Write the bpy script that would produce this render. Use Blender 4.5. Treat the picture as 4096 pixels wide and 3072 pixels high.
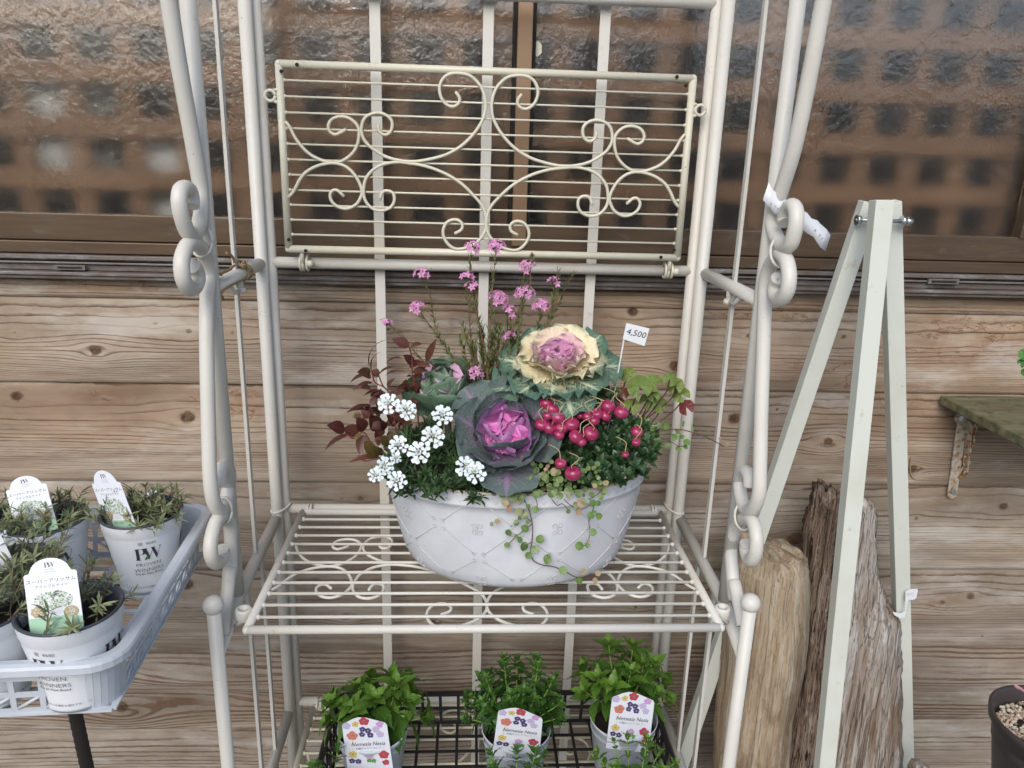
import bpy, math, random
import numpy as np
from mathutils import Vector, Matrix, Quaternion
for o in list(bpy.data.objects): bpy.data.objects.remove(o)
SC = bpy.context.scene
COL = SC.collection
R = math.radians
rnd = random.Random(7)
# ------------------------------------------------------------------ camera
FPX = 3052.4                                  # focal length in pixels of a 4096 px wide frame
pit, yaw, rol = R(16.46), R(3.405), R(1.716)
CAM = Vector((0, -1.5, 1.45))
FW = Vector((math.sin(yaw)*math.cos(pit), math.cos(yaw)*math.cos(pit), -math.sin(pit)))
RX = Vector((math.cos(yaw), -math.sin(yaw), 0)); UX = RX.cross(FW)
XA = RX*math.cos(rol) + UX*math.sin(rol); UA = UX*math.cos(rol) - RX*math.sin(rol)
cam = bpy.data.cameras.new('camera'); co = bpy.data.objects.new('camera', cam); COL.objects.link(co)
cam.sensor_width = 36; cam.lens = FPX*36/4096; cam.clip_start = .02; cam.clip_end = 300
M = Matrix((XA, UA, -FW)).transposed().to_4x4(); M.translation = CAM
co.matrix_world = M; SC.camera = co
def at(px, py, X=None, Y=None, Z=None):
    d = XA*((px-2048)/FPX) - UA*((py-1536)/FPX) + FW
    t = (X-CAM.x)/d.x if X is not None else (Y-CAM.y)/d.y if Y is not None else (Z-CAM.z)/d.z
    return CAM + d*t
def cr(x0, y0, s, pts): return [(x0+s*p[0], y0+s*p[1]) for p in pts]
# ------------------------------------------------------------------ sky, sun, exposure
W = bpy.data.worlds.new('World'); SC.world = W; W.use_nodes = True
nt = W.node_tree; bg = nt.nodes['Background']
sky = nt.nodes.new('ShaderNodeTexSky'); sky.sky_type = 'NISHITA'; sky.sun_disc = False
SUN_EL, SUN_AZ = R(38), R(196)                # azimuth clockwise from +Y
sky.sun_elevation = SUN_EL; sky.sun_rotation = SUN_AZ; sky.air_density = 1.0; sky.dust_density = 2.0; sky.ozone_density = 1.0
nt.links.new(sky.outputs[0], bg.inputs[0]); bg.inputs[1].default_value = .15
sl = bpy.data.lights.new('sun', 'SUN'); sl.energy = 1.5; sl.angle = R(45); sl.color = (1, .965, .91)
so = bpy.data.objects.new('sun', sl); COL.objects.link(so)
sd = Vector((math.sin(SUN_AZ)*math.cos(SUN_EL), math.cos(SUN_AZ)*math.cos(SUN_EL), math.sin(SUN_EL)))
so.rotation_euler = (-sd).to_track_quat('-Z', 'Y').to_euler()
SC.view_settings.view_transform = 'Standard'; SC.view_settings.look = 'None'
SC.view_settings.exposure = 0.40; SC.view_settings.gamma = 1
SC.cycles.use_denoising = True; SC.cycles.max_bounces = 8; SC.cycles.transmission_bounces = 6
SC.cycles.sample_clamp_indirect = 6; SC.cycles.caustics_reflective = False
# ------------------------------------------------------------------ object helpers
OFF = {}
def tag(o, label=None, cat=None, group=None, kind=None):
    if label: o['label'] = label
    if cat: o['category'] = cat
    if group: o['group'] = group
    if kind: o['kind'] = kind
    return o
def thing(name, label, cat, loc=(0, 0, 0), group=None, rz=0):
    o = bpy.data.objects.new(name, None); COL.objects.link(o); o.empty_display_size = .05
    o.location = loc; o.rotation_euler = (0, 0, rz); OFF[o.name] = Vector(loc) if not rz else None
    return tag(o, label, cat, group)
def dup(root, loc=None, rot=None, label=None, parent=None):
    c = root.copy(); COL.objects.link(c)
    if parent is not None: c.parent = parent
    if loc is not None: c.location = loc
    if rot is not None: c.rotation_euler = rot
    if label: c['label'] = label
    for ch in list(root.children): dup(ch, parent=c)
    return c
class MB:
    def __init__(s): s.v = []; s.f = []; s.m = []; s.uv = []; s.t = []
    def add(s, vs, fs, m=0, uv=None, t=0.0):
        b = len(s.v); s.v.extend([tuple(p) for p in vs])
        s.uv.extend(uv if uv else [(0, 0)]*len(vs))
        s.t.extend(t if isinstance(t, list) else [t]*len(vs))
        s.f.extend([tuple(i+b for i in f) for f in fs]); s.m.extend([m]*len(fs))
    def box(s, a, b, m=0, t=0.0):
        x0, y0, z0 = a; x1, y1, z1 = b
        vs = [(x, y, z) for x in (x0, x1) for y in (y0, y1) for z in (z0, z1)]
        s.add(vs, [(0, 1, 3, 2), (4, 6, 7, 5), (0, 4, 5, 1), (2, 3, 7, 6), (0, 2, 6, 4), (1, 5, 7, 3)], m, None, t)
    def obox(s, p0, p1, side, w, d, m=0, t=0.0):          # beam p0->p1, width w along side, depth d
        p0 = Vector(p0); p1 = Vector(p1); ax = (p1-p0).normalized(); side = Vector(side)
        side = (side - ax*side.dot(ax)).normalized(); n = ax.cross(side)
        vs = [p + side*(i*w/2) + n*(j*d/2) for p in (p0, p1) for i in (-1, 1) for j in (-1, 1)]
        s.add(vs, [(0, 2, 3, 1), (4, 5, 7, 6), (0, 1, 5, 4), (2, 6, 7, 3), (0, 4, 6, 2), (1, 3, 7, 5)], m, None, t)
    def tube(s, pts, r, n=8, m=0, cap=True, t=0.0, ref=None):
        pts = [Vector(p) for p in pts]; k = len(pts)
        rs = r if isinstance(r, (list, tuple)) else [r]*k
        tg = [(pts[min(i+1, k-1)]-pts[max(i-1, 0)]).normalized() for i in range(k)]
        nrm = tg[0].orthogonal().normalized(); vs = []; uv = []; L = 0
        for i in range(k):
            if i:
                nrm = (nrm - tg[i]*nrm.dot(tg[i])); nrm = nrm.normalized() if nrm.length > 1e-6 else tg[i].orthogonal().normalized()
                L += (pts[i]-pts[i-1]).length
            bn = tg[i].cross(nrm)
            for j in range(n):
                a = 2*math.pi*j/n; vs.append(pts[i] + (nrm*math.cos(a)+bn*math.sin(a))*rs[i]); uv.append((L, j/n))
        fs = [(i*n+j, i*n+(j+1) % n, (i+1)*n+(j+1) % n, (i+1)*n+j) for i in range(k-1) for j in range(n)]
        if cap: fs += [tuple(range(n-1, -1, -1)), tuple((k-1)*n+j for j in range(n))]
        s.add(vs, fs, m, uv, t)
    def lathe(s, prof, c=(0, 0, 0), n=32, m=0, sx=1, sy=1, t=0.0):
        vs = []; uv = []
        for i, (r, z) in enumerate(prof):
            for j in range(n):
                a = 2*math.pi*j/n; vs.append((c[0]+r*sx*math.cos(a), c[1]+r*sy*math.sin(a), c[2]+z)); uv.append((i/(len(prof)-1), j/n))
        fs = [(i*n+j, i*n+(j+1) % n, (i+1)*n+(j+1) % n, (i+1)*n+j) for i in range(len(prof)-1) for j in range(n)]
        s.add(vs, fs, m, uv, t)
    def ball(s, c, r, m=0, nu=12, nv=8, sq=1.0, t=0.0, ax=None):
        q = Vector((0, 0, 1)).rotation_difference(Vector(ax)) if ax else Quaternion()
        vs = []
        for i in range(nv+1):
            a = math.pi*i/nv
            for j in range(nu):
                b = 2*math.pi*j/nu; p = Vector((math.sin(a)*math.cos(b), math.sin(a)*math.sin(b), math.cos(a)*sq))*r
                vs.append(Vector(c)+q @ p)
        s.add(vs, [(i*nu+j, (i+1)*nu+j, (i+1)*nu+(j+1) % nu, i*nu+(j+1) % nu) for i in range(nv) for j in range(nu)], m, None, t)
    def leaf(s, base, d, n, L, w, prof='lance', bend=.5, fold=.2, nl=6, nw=2, serr=0, teeth=6, wave=0, wfreq=3, m=0, t=0.0, twist=0, cup=0, ph=0):
        d = Vector(d).normalized(); n = Vector(n); n = (n - d*n.dot(d))
        n = n.normalized() if n.length > 1e-5 else d.orthogonal().normalized()
        side = d.cross(n).normalized()
        if twist:
            q = Quaternion(d, twist); n = q @ n; side = q @ side
        p = Vector(base); vs = []; uv = []
        q = Quaternion(side, -bend/nl)                # positive bend curls the tip away from n
        cols = 2*nw
        for i in range(nl+1):
            u = i/nl; W_ = w*PROF[prof](u)
            if serr: W_ *= 1 - serr*((u*teeth) % 1.0)
            for j in range(cols+1):
                v = (j-nw)/nw
                off = fold*abs(v)*W_ + cup*v*v*W_
                if wave: off += wave*abs(v)**2*math.sin(u*wfreq*6.283+v*2.1+ph)*min(1, u*3)
                vs.append(p + side*(v*W_) + n*off); uv.append((u, v))
            if i < nl:
                p = p + d*(L/nl); d = q @ d; n = q @ n
        c1 = cols+1
        s.add(vs, [(i*c1+j, i*c1+j+1, (i+1)*c1+j+1, (i+1)*c1+j) for i in range(nl) for j in range(cols)], m, uv, t)
    def build(s, name, mats, parent=None, smooth=True, off=None, bevel=0, solid=0, sub=0):
        me = bpy.data.meshes.new(name)
        o_ = off if off is not None else (OFF.get(parent.name, None) if parent is not None else None)
        if o_ is None: o_ = Vector((0, 0, 0))
        me.from_pydata([(p[0]-o_[0], p[1]-o_[1], p[2]-o_[2]) for p in s.v], [], s.f)
        mats = mats if isinstance(mats, (list, tuple)) else [mats]
        for mt in mats: me.materials.append(mt)
        me.polygons.foreach_set('material_index', s.m)
        me.polygons.foreach_set('use_smooth', [smooth and len(f) <= 4 for f in s.f])
        a = me.attributes.new('luv', 'FLOAT2', 'POINT'); a.data.foreach_set('vector', np.array(s.uv, dtype=np.float32).ravel())
        a = me.attributes.new('tint', 'FLOAT', 'POINT'); a.data.foreach_set('value', np.array(s.t, dtype=np.float32))
        me.update()
        o = bpy.data.objects.new(name, me); COL.objects.link(o)
        if parent is not None: o.parent = parent; OFF[o.name] = o_
        if solid:
            md = o.modifiers.new('solid', 'SOLIDIFY'); md.thickness = solid; md.offset = 0
        if bevel:
            md = o.modifiers.new('bevel', 'BEVEL'); md.width = bevel; md.segments = 2; md.limit_method = 'ANGLE'
        if sub:
            md = o.modifiers.new('sub', 'SUBSURF'); md.levels = sub; md.render_levels = sub
        return o
PROF = {
 'lance': lambda u: max(.04, math.sin(math.pi*min(1, u**.75))**.9) if u < 1 else .02,
 'ovate': lambda u: max(.06, math.sin(math.pi*u**.6)) if u < 1 else .03,
 'round': lambda u: max(.08, math.sqrt(max(0, 1-(2*u-1)**2))),
 'spat':  lambda u: .22+.78*math.sin(math.pi*min(1, (u*.62)**1.0))**2*1.0 if u < .8 else (.22+.78*math.sin(math.pi*.62*u)**2)*math.sqrt(max(.02, 1-((u-.8)/.2)**2)),
 'cab':   lambda u: (.22+.85*u**.8)*math.sqrt(max(.02, 1-max(0, (u-.55)/.45)**2.2)) + .05,
 'strip': lambda u: 1.0,
}
def smooth_path(pts, n=4):
    P = [Vector(p) for p in pts]; out = []
    for i in range(len(P)-1):
        a, b, c, d = P[max(i-1, 0)], P[i], P[i+1], P[min(i+2, len(P)-1)]
        for k in range(n):
            t = k/n; out.append(.5*((2*b)+(c-a)*t+(2*a-5*b+4*c-d)*t*t+(3*b-a-3*c+d)*t**3))
    out.append(P[-1]); return out
TXT = {}
def text_tris(s, font_shear=0, thin=0):
    k = (s, font_shear, thin)
    if k in TXT: return TXT[k]
    cu = bpy.data.curves.new('t', 'FONT'); cu.body = s; cu.size = 1; cu.align_x = 'CENTER'; cu.resolution_u = 2; cu.shear = font_shear; cu.offset = -thin
    ob = bpy.data.objects.new('t', cu); COL.objects.link(ob)
    dg = bpy.context.evaluated_depsgraph_get(); me = bpy.data.meshes.new_from_object(ob.evaluated_get(dg))
    v = [tuple(p.co[:2]) for p in me.vertices]; f = [tuple(p.vertices) for p in me.polygons]
    bpy.data.objects.remove(ob); bpy.data.curves.remove(cu); bpy.data.meshes.remove(me)
    TXT[k] = (v, f); return TXT[k]
def put_text(mb, s, fn, x, y, size, m=0, sx=1.0, shear=0, thin=0):
    v, f = text_tris(s, shear, thin)
    if v: mb.add([fn(x+p[0]*size*sx, y+p[1]*size) for p in v], f, m)
# ------------------------------------------------------------------ material helpers
def newmat(name, col=(.5, .5, .5), rough=.5, spec=.5, **kw):
    m = bpy.data.materials.new(name); m.use_nodes = True
    b = m.node_tree.nodes['Principled BSDF']
    b.inputs['Base Color'].default_value = (*col, 1); b.inputs['Roughness'].default_value = rough
    b.inputs['Specular IOR Level'].default_value = spec
    for k, v in kw.items(): b.inputs[k.replace('_', ' ')].default_value = v
    return m
class NB:
    def __init__(s, m): s.m = m; s.t = m.node_tree; s.b = s.t.nodes['Principled BSDF']
    def N(s, ty, **kw):
        n = s.t.nodes.new('ShaderNode'+ty)
        for k, v in kw.items(): setattr(n, k, v)
        return n
    def L(s, a, b): s.t.links.new(a, b)
    def S(s, sock, v):
        if hasattr(v, 'is_linked') or isinstance(v, bpy.types.NodeSocket): s.L(v, sock)
        else: sock.default_value = v
    def math(s, op, a, b=0.0, c=0.0, clamp=False):
        n = s.N('Math', operation=op, use_clamp=clamp); s.S(n.inputs[0], a); s.S(n.inputs[1], b); s.S(n.inputs[2], c); return n.outputs[0]
    def attr(s, name): return s.N('Attribute', attribute_name=name)
    def obj(s): return s.N('TexCoord').outputs['Object']
    def geo(s): return s.N('NewGeometry').outputs['Position']
    def mapping(s, vec, scale=(1, 1, 1), loc=(0, 0, 0)):
        n = s.N('Mapping'); s.L(vec, n.inputs[0]); n.inputs['Scale'].default_value = scale; n.inputs['Location'].default_value = loc; return n.outputs[0]
    def noise(s, vec, scale, detail=3, rough=.5, dist=0):
        n = s.N('TexNoise'); s.L(vec, n.inputs['Vector']); n.inputs['Scale'].default_value = scale
        n.inputs['Detail'].default_value = detail; n.inputs['Roughness'].default_value = rough; n.inputs['Distortion'].default_value = dist
        return n.outputs['Fac']
    def ramp(s, fac, stops, interp='LINEAR'):
        n = s.N('ValToRGB'); s.L(fac, n.inputs[0]); cr_ = n.color_ramp; cr_.interpolation = interp
        while len(cr_.elements) < len(stops): cr_.elements.new(.5)
        for e, (p, c) in zip(cr_.elements, stops):
            e.position = p; e.color = (*c, 1) if len(c) == 3 else c
        return n.outputs[0]
    def mix(s, fac, a, b, mode='MIX'):
        n = s.N('Mix', data_type='RGBA', blend_type=mode); s.S(n.inputs[0], fac)
        for k, v in ((6, a), (7, b)):
            if isinstance(v, tuple): n.inputs[k].default_value = (*v, 1)
            else: s.L(v, n.inputs[k])
        return n.outputs[2]
    def step(s, x, lo, hi):
        n = s.N('MapRange', clamp=True); s.S(n.inputs[0], x); n.inputs[1].default_value = lo; n.inputs[2].default_value = hi
        n.interpolation_type = 'SMOOTHSTEP'; return n.outputs[0]
    def bump(s, h, strength=.3, dist=.002):
        n = s.N('Bump'); s.L(h, n.inputs['Height']); n.inputs['Strength'].default_value = strength; n.inputs['Distance'].default_value = dist
        s.L(n.outputs[0], s.b.inputs['Normal']); return n
    def col(s, c): s.L(c, s.b.inputs['Base Color'])
def srgb(r, g, b):
    f = lambda c: (c/255/12.92) if c <= 10 else ((c/255+.055)/1.055)**2.4
    return (f(r), f(g), f(b))
def paint(name, col, dirt=(.28, .23, .15), dirtamt=.35, chip=(.2, .19, .17), rough=.42, sc=1.0):
    m = newmat(name, col, rough); b = NB(m); g = b.geo()
    n1 = b.noise(g, 9*sc, 4, .6); n2 = b.noise(g, 60*sc, 3, .6); n3 = b.noise(g, 150*sc, 2, .5)
    c = b.mix(b.math('MULTIPLY', b.step(n1, .45, .8), dirtamt), col, tuple(x*y for x, y in zip(col, (.78, .72, .58))))
    c = b.mix(b.math('MULTIPLY', b.step(n2, .68, .8), dirtamt*.6), c, dirt)
    n4 = b.noise(g, 28*sc, 5, .75)
    c = b.mix(b.math('MULTIPLY', b.step(n4, .60, .70), dirtamt*.8), c, (.33, .25, .15))
    c = b.mix(b.step(n3, .755, .78), c, chip)
    b.col(c); b.bump(b.noise(g, 260*sc, 3), .12, .0006); b.S(b.b.inputs['Roughness'], b.math('ADD', b.math('MULTIPLY', n2, .25), rough-.1)); return m
MT = {}
MT['ivory'] = paint('ivory_metal_paint', (.60, .585, .535))
MT['cream'] = paint('cream_metal_paint', (.60, .575, .465), rough=.38)
MT['mint'] = paint('mint_wood_paint', (.60, .63, .575), dirtamt=.45, rough=.6, sc=.6)
MT['hole'] = newmat('dark_hole', (.015, .013, .012), .9)
MT['black'] = newmat('black_plastic', (.012, .012, .014), .38)
MT['soil'] = newmat('potting_soil', (.02, .014, .01), .95)
b = NB(MT['soil']); n = b.noise(b.geo(), 220, 4, .7); b.col(b.ramp(n, [(.35, (.006, .004, .003)), (.6, (.03, .02, .013)), (.75, (.12, .07, .035))])); b.bump(n, 1, .004)
MT['steel'] = newmat('zinc_steel', (.6, .62, .63), .3, Metallic=1.0)
MT['twine'] = newmat('jute_twine', (.33, .23, .12), .9)
MT['paper'] = newmat('white_paper', (.70, .73, .76), .55)
MT['ink'] = newmat('black_ink', (.03, .03, .035), .6)
MT['greyink'] = newmat('grey_ink', (.2, .21, .22), .6)

# ------------------------------------------------------------------ ground
g = MB(); g.add([(-60, -60, 0), (60, -60, 0), (60, 60, 0), (-60, 60, 0)], [(0, 1, 2, 3)])
mg = newmat('gravel_ground', (.34, .33, .31), .95); b = NB(mg); nn = b.noise(b.geo(), 40, 5, .7)
b.col(b.ramp(nn, [(.3, (.20, .19, .175)), (.7, (.46, .45, .42))])); b.bump(nn, .8, .02)
tag(g.build('ground', mg, smooth=False), 'pale gravel ground of the nursery yard', 'ground', kind='structure')

# ------------------------------------------------------------------ house wall with weathered boards and a frosted window
house = thing('wooden_house', 'house wall of weathered horizontal boards under a brown framed frosted window', 'house', (0, 0, 0))
zl = [at(2000, y, Y=0).z for y in (1216, 1545, 1925, 2271, 2590, 2890)]
zb = [zl[0]+.075] + zl + [zl[-1]-.205]
zb[-1] = -.03
KN = [ # px, py, ring radius, knot radius, darkness
 (626,1295,.006,.006,.8),(759,1324,.009,.008,.8),(932,1329,.005,.006,.5),(389,1398,.016,.017,.8),(70,1330,.008,.005,.6),(1807,1290,.012,.014,.6),(1760,1300,.006,.008,.4),
 (1660,1413,.005,.006,.7),(1552,1315,.008,.006,.8),(2530,1245,.012,.014,1.),(2430,1270,.002,.003,1.),(2700,1460,.015,.018,.9),(2992,1341,.008,.008,.7),(3710,1340,.008,.01,.5),(3370,1345,.01,.009,.6),
 (754,1667,.02,.020,1.),(70,1583,.014,.016,.9),(2936,1671,.010,.018,1.),(3107,1633,.004,.005,1.),(3308,1762,.020,.016,.7),(3640,1870,.012,.015,.8),(1433,1662,.008,.012,.8),(2410,1700,.01,.01,.5),
 (3175,2150,.020,.024,1.),(3659,2068,.008,.008,.6),(4008,2022,.016,.016,.7),(1443,1990,.012,.011,.6),(1370,1990,.003,.004,.9),(1900,2100,.01,.01,.6),
 (749,2334,.024,.020,1.),(3877,2379,.014,.014,.8),(3765,2405,.010,.012,.6),(1385,2461,.012,.012,1.),(1731,2481,.012,.012,.9),(1560,2340,.008,.01,.6),(3918,2535,.003,.005,1.),
 (491,2818,.036,.022,1.),(1054,2973,.016,.015,.6),(2540,2420,.006,.006,.9),(3245,2440,.004,.004,.8),(1985,3010,.008,.008,.8)]
STAIN = [(900,1590,160,70,.9),(1010,1640,120,60,.7),(450,1580,120,40,.7),(2700,1470,25,90,1.),(760,1120,700,60,.7),(3900,1340,500,170,.7),(3350,1500,350,140,.6),(3600,1880,150,90,.6),
 (1650,1790,60,60,.5),(3700,1600,220,180,.4),(1340,1720,200,60,.4),(3100,1250,400,60,.8),(450,2370,400,160,.45),(3000,2350,300,160,.4),(3760,2400,200,80,.5),(3560,1500,120,260,.5)]
rs = np.random.RandomState(3)
X0, X1, DX = -1.55, 2.3, .005
xs = np.arange(X0, X1+DX/2, DX); NX = len(xs)
def wpt(px, py): p = at(px, py, Y=0); return p.x, p.z
allv = []; allf = []; A_g = []; A_k = []; A_s = []; A_c = []; A_b = []; base = 0
NZ = 40
for bi in range(len(zb)-1):
    zt, z0 = zb[bi], zb[bi+1]; h = zt-z0
    zz = np.linspace(z0, zt, NZ+1)
    Xg, Zg = np.meshgrid(xs, zz)
    zw = Zg.copy()
    for k in range(5):
        f_ = rs.uniform(.4, 4.5); zw += rs.uniform(.3, 1)*.006/f_**.6*np.sin(f_*Xg*2+rs.uniform(0, 6))*(1-.5*(zt-Zg)/h)
    kn = np.zeros_like(Xg)
    dsum = np.zeros_like(Xg)
    for (px, py, rr, kr, dk) in KN:
        kx, kz = wpt(px, py)
        if not (z0-.03 < kz < zt+.03): continue
        ex = 2.2
        r2 = ((Xg-kx)/ex)**2+(Zg-kz)**2; rr_ = rr*1.05
        dsum += (Zg-kz)*rr_**2/(r2+.55*rr_**2)
        if z0 < kz < zt: kn = np.maximum(kn, dk*np.exp(-(((Xg-kx)/1.25)**2+(Zg-kz)**2)/(kr*.62)**2))
    zw = zw - dsum
    if bi == 5:   # cathedral figure left of the plant stand
        for (px, py, sx_, sg, wd) in ((1010, 2745, .26, 1, .035), (3750, 2745, .5, 1, .045), (760, 2740, .16, -1, .045)):
            kx, kz = wpt(px, py); m_ = np.exp(-((Zg-kz)/.04)**2)*np.exp(-((Xg-kx)/sx_)**2)
            zw += m_*np.sign(Zg-kz)*wd*.5*(1-np.exp(-np.abs(Zg-kz)/.01))
    u = (zt-zw)/h                                         # 0 at the top edge, 1 at the bottom
    lo, hi = (42, 250) if bi not in (5,) else (80, 135)
    if bi == 0: lo, hi = 70, 140
    gg = h*(lo*u+(hi-lo)*u**3/1.0*.5) + rs.uniform(0, 50)
    st = np.zeros_like(Xg)
    for (px, py, rx, ry, s_) in STAIN:
        kx, kz = wpt(px, py); st = np.maximum(st, s_*np.exp(-((Xg-kx)/(rx/2050))**2-((Zg-kz)/(ry/2050))**2))
    warm = np.clip((Zg-.62)/.58, 0, 1)*.58 + np.clip((Xg-.55)/.5, 0, 1)*.35*np.clip((Zg-.5)/.5, 0, 1)
    Yg = -.002-.009*np.clip((zt-Zg)/h, 0, 1) + np.where(Zg-z0 < .0035, .004, 0) + np.where(zt-Zg < .003, .006, 0)
    v = np.stack([Xg, Yg, Zg], -1).reshape(-1, 3); allv.append(v)
    i = np.arange(NZ)[:, None]*NX + np.arange(NX-1)[None, :]
    allf.append((np.stack([i, i+1, i+1+NX, i+NX], -1).reshape(-1, 4)+base)); base += v.shape[0]
    # under edge lip
    A_g.append(gg.ravel()); A_k.append(kn.ravel()); A_s.append(st.ravel()); A_c.append(warm.ravel()); A_b.append(np.full(gg.size, bi, dtype=np.float32))
V = np.concatenate(allv); F = np.concatenate(allf)
me = bpy.data.meshes.new('siding'); me.vertices.add(len(V)); me.vertices.foreach_set('co', V.astype(np.float32).ravel())
me.loops.add(F.size); me.loops.foreach_set('vertex_index', F.astype(np.int32).ravel())
me.polygons.add(len(F)); me.polygons.foreach_set('loop_start', np.arange(0, F.size, 4, dtype=np.int32)); me.update(calc_edges=True)
for nme, arr in (('grain', A_g), ('knot', A_k), ('stain', A_s), ('warm', A_c), ('board', A_b)):
    a = me.attributes.new(nme, 'FLOAT', 'POINT'); a.data.foreach_set('value', np.concatenate(arr).astype(np.float32))
mw = newmat('weathered_cedar', (.3, .24, .18), .8, .25); b = NB(mw); geo = b.geo()
gr = b.attr('grain').outputs['Fac']; kn = b.attr('knot').outputs['Fac']; stn = b.attr('stain').outputs['Fac']; wm = b.attr('warm').outputs['Fac']; bd = b.attr('board').outputs['Fac']
sep = b.N('SeparateXYZ'); b.L(geo, sep.inputs[0]); X_ = sep.outputs[0]; Z_ = sep.outputs[2]
def vec(x, y, z):
    n = b.N('CombineXYZ'); b.S(n.inputs[0], x); b.S(n.inputs[1], y); b.S(n.inputs[2], z); return n.outputs[0]
bo = b.math('MULTIPLY', bd, 7.3)
fib = b.noise(vec(b.math('MULTIPLY', X_, 16), b.math('MULTIPLY', b.math('ADD', b.math('MULTIPLY', gr, .0045), b.math('MULTIPLY', Z_, .3)), 420), bo), 1, 4, .7)
wob = b.noise(vec(b.math('MULTIPLY', X_, 9), b.math('MULTIPLY', gr, .5), bo), 1, 4, .6)
jit = b.noise(vec(b.math('MULTIPLY', X_, 55), b.math('MULTIPLY', gr, .9), bo), 1, 3, .6)
gw = b.math('ADD', gr, b.math('ADD', b.math('MULTIPLY', wob, .8), b.math('MULTIPLY', jit, .22)))
fr = b.math('FRACT', gw)
late = b.math('MULTIPLY', b.step(fr, .50, .86), b.math('SUBTRACT', 1, b.step(fr, .88, .97)))
vary = b.noise(vec(b.math('MULTIPLY', X_, 1.1), b.math('MULTIPLY', b.math('FLOOR', gw), .73), bo), 1, 3, .6)
brk_ = b.noise(vec(b.math('MULTIPLY', X_, 7), b.math('MULTIPLY', gr, .35), bo), 1, 4, .7)
line = b.math('MULTIPLY', late, b.math('MULTIPLY', b.math('ADD', b.step(vary, .36, .62), .10, clamp=True), b.step(brk_, .24, .50)))
b5 = b.math('SUBTRACT', 1, b.step(b.math('ABSOLUTE', b.math('SUBTRACT', bd, 5)), .3, .6))
late5 = b.math('MULTIPLY', b.step(fr, .42, .62), b.math('SUBTRACT', 1, b.step(fr, .88, .97)))
line = b.math('MAXIMUM', line, b.math('MULTIPLY', b5, b.math('MULTIPLY', late5, b.step(b.math('ADD', vary, b.math('MULTIPLY', brk_, .6)), .62, .86))))
broad = b.noise(vec(b.math('MULTIPLY', X_, 2.2), b.math('MULTIPLY', gr, .12), bo), 1, 4, .6)
big = b.noise(vec(b.math('MULTIPLY', X_, 1.6), b.math('MULTIPLY', Z_, 5), bo), 1, 5, .62)
grey = b.ramp(broad, [(.28, (.175, .14, .105)), (.5, (.32, .27, .215)), (.72, (.50, .455, .385))])
tanc = b.ramp(broad, [(.28, (.22, .14, .088)), (.5, (.37, .268, .18)), (.75, (.50, .385, .28))])
wf = b.math('ADD', b.math('MULTIPLY', wm, 1.0), b.math('MULTIPLY', b.math('SUBTRACT', big, .5), 2.6), clamp=True)
c = b.mix(wf, grey, tanc)
c = b.mix(b.math('MULTIPLY', b.step(fib, .42, .72), .30), c, (.16, .11, .075))
lc = b.mix(b.math('MAXIMUM', b.step(big, .4, .7), b.math('MULTIPLY', b5, .8)), (.075, .048, .032), (.13, .060, .028))
c = b.mix(b.math('MULTIPLY', line, .80), c, lc)
so_ = b.math('MULTIPLY', stn, b.step(b.noise(vec(b.math('MULTIPLY', X_, 14), b.math('MULTIPLY', Z_, 30), b.math('MULTIPLY', gr, .06)), 1, 4, .65), .38, .66))
c = b.mix(b.math('MULTIPLY', so_, .7), c, (.21, .095, .038))
cn = b.noise(vec(b.math('MULTIPLY', X_, 7), b.math('MULTIPLY', Z_, 16), 5.5), 1, 5, .62)
cl = b.math('MULTIPLY', b.math('SUBTRACT', 1, b.step(b.math('ABSOLUTE', b.math('SUBTRACT', cn, .5)), .003, .016)), b.step(b.math('ADD', stn, b.math('MULTIPLY', big, .35)), .35, .8))
c = b.mix(b.math('MULTIPLY', cl, .7), c, (.15, .06, .022))
kr = b.noise(geo, 90, 4, .7)
kk = b.step(b.math('ADD', kn, b.math('MULTIPLY', b.math('SUBTRACT', kr, .5), .8)), .18, .55)
c = b.mix(b.math('MULTIPLY', kk, .95), c, b.ramp(kr, [(.35, (.022, .014, .009)), (.62, (.14, .075, .04)), (.8, (.25, .17, .11))]))
# horizontal dark bars of ingrained dirt on the lowest boards
blt = b.noise(vec(b.math('MULTIPLY', X_, 3.2), b.math('MULTIPLY', Z_, 13), b.math('ADD', bo, 4.0)), 1, 5, .65)
c = b.mix(b.math('MULTIPLY', b.step(blt, .52, .72), .40), c, (.20, .145, .10)); c = b.mix(b.math('MULTIPLY', b.step(blt, .50, .32), .55), c, (.54, .51, .46))
drk = b.math('MULTIPLY', b.step(b.noise(vec(b.math('MULTIPLY', X_, .8), b.math('MULTIPLY', Z_, 2), 3.3), 1, 2, .5), .45, .7), .25)
c = b.mix(drk, c, (.13, .10, .075)); b.col(c)
hgt = b.math('SUBTRACT', b.math('ADD', b.math('MULTIPLY', fib, .35), b.math('MULTIPLY', line, .8)), b.math('MULTIPLY', kk, .4))
b.bump(hgt, .7, .0024)
me.materials.append(mw); sid = bpy.data.objects.new('siding', me); COL.objects.link(sid); sid.parent = house
# dark backing so that the joints between boards read black
bk = MB(); bk.box((X0, .012, -.03), (X1, .03, zb[0])); bk.build('backing_board', MT['hole'], house, smooth=False)

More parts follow.
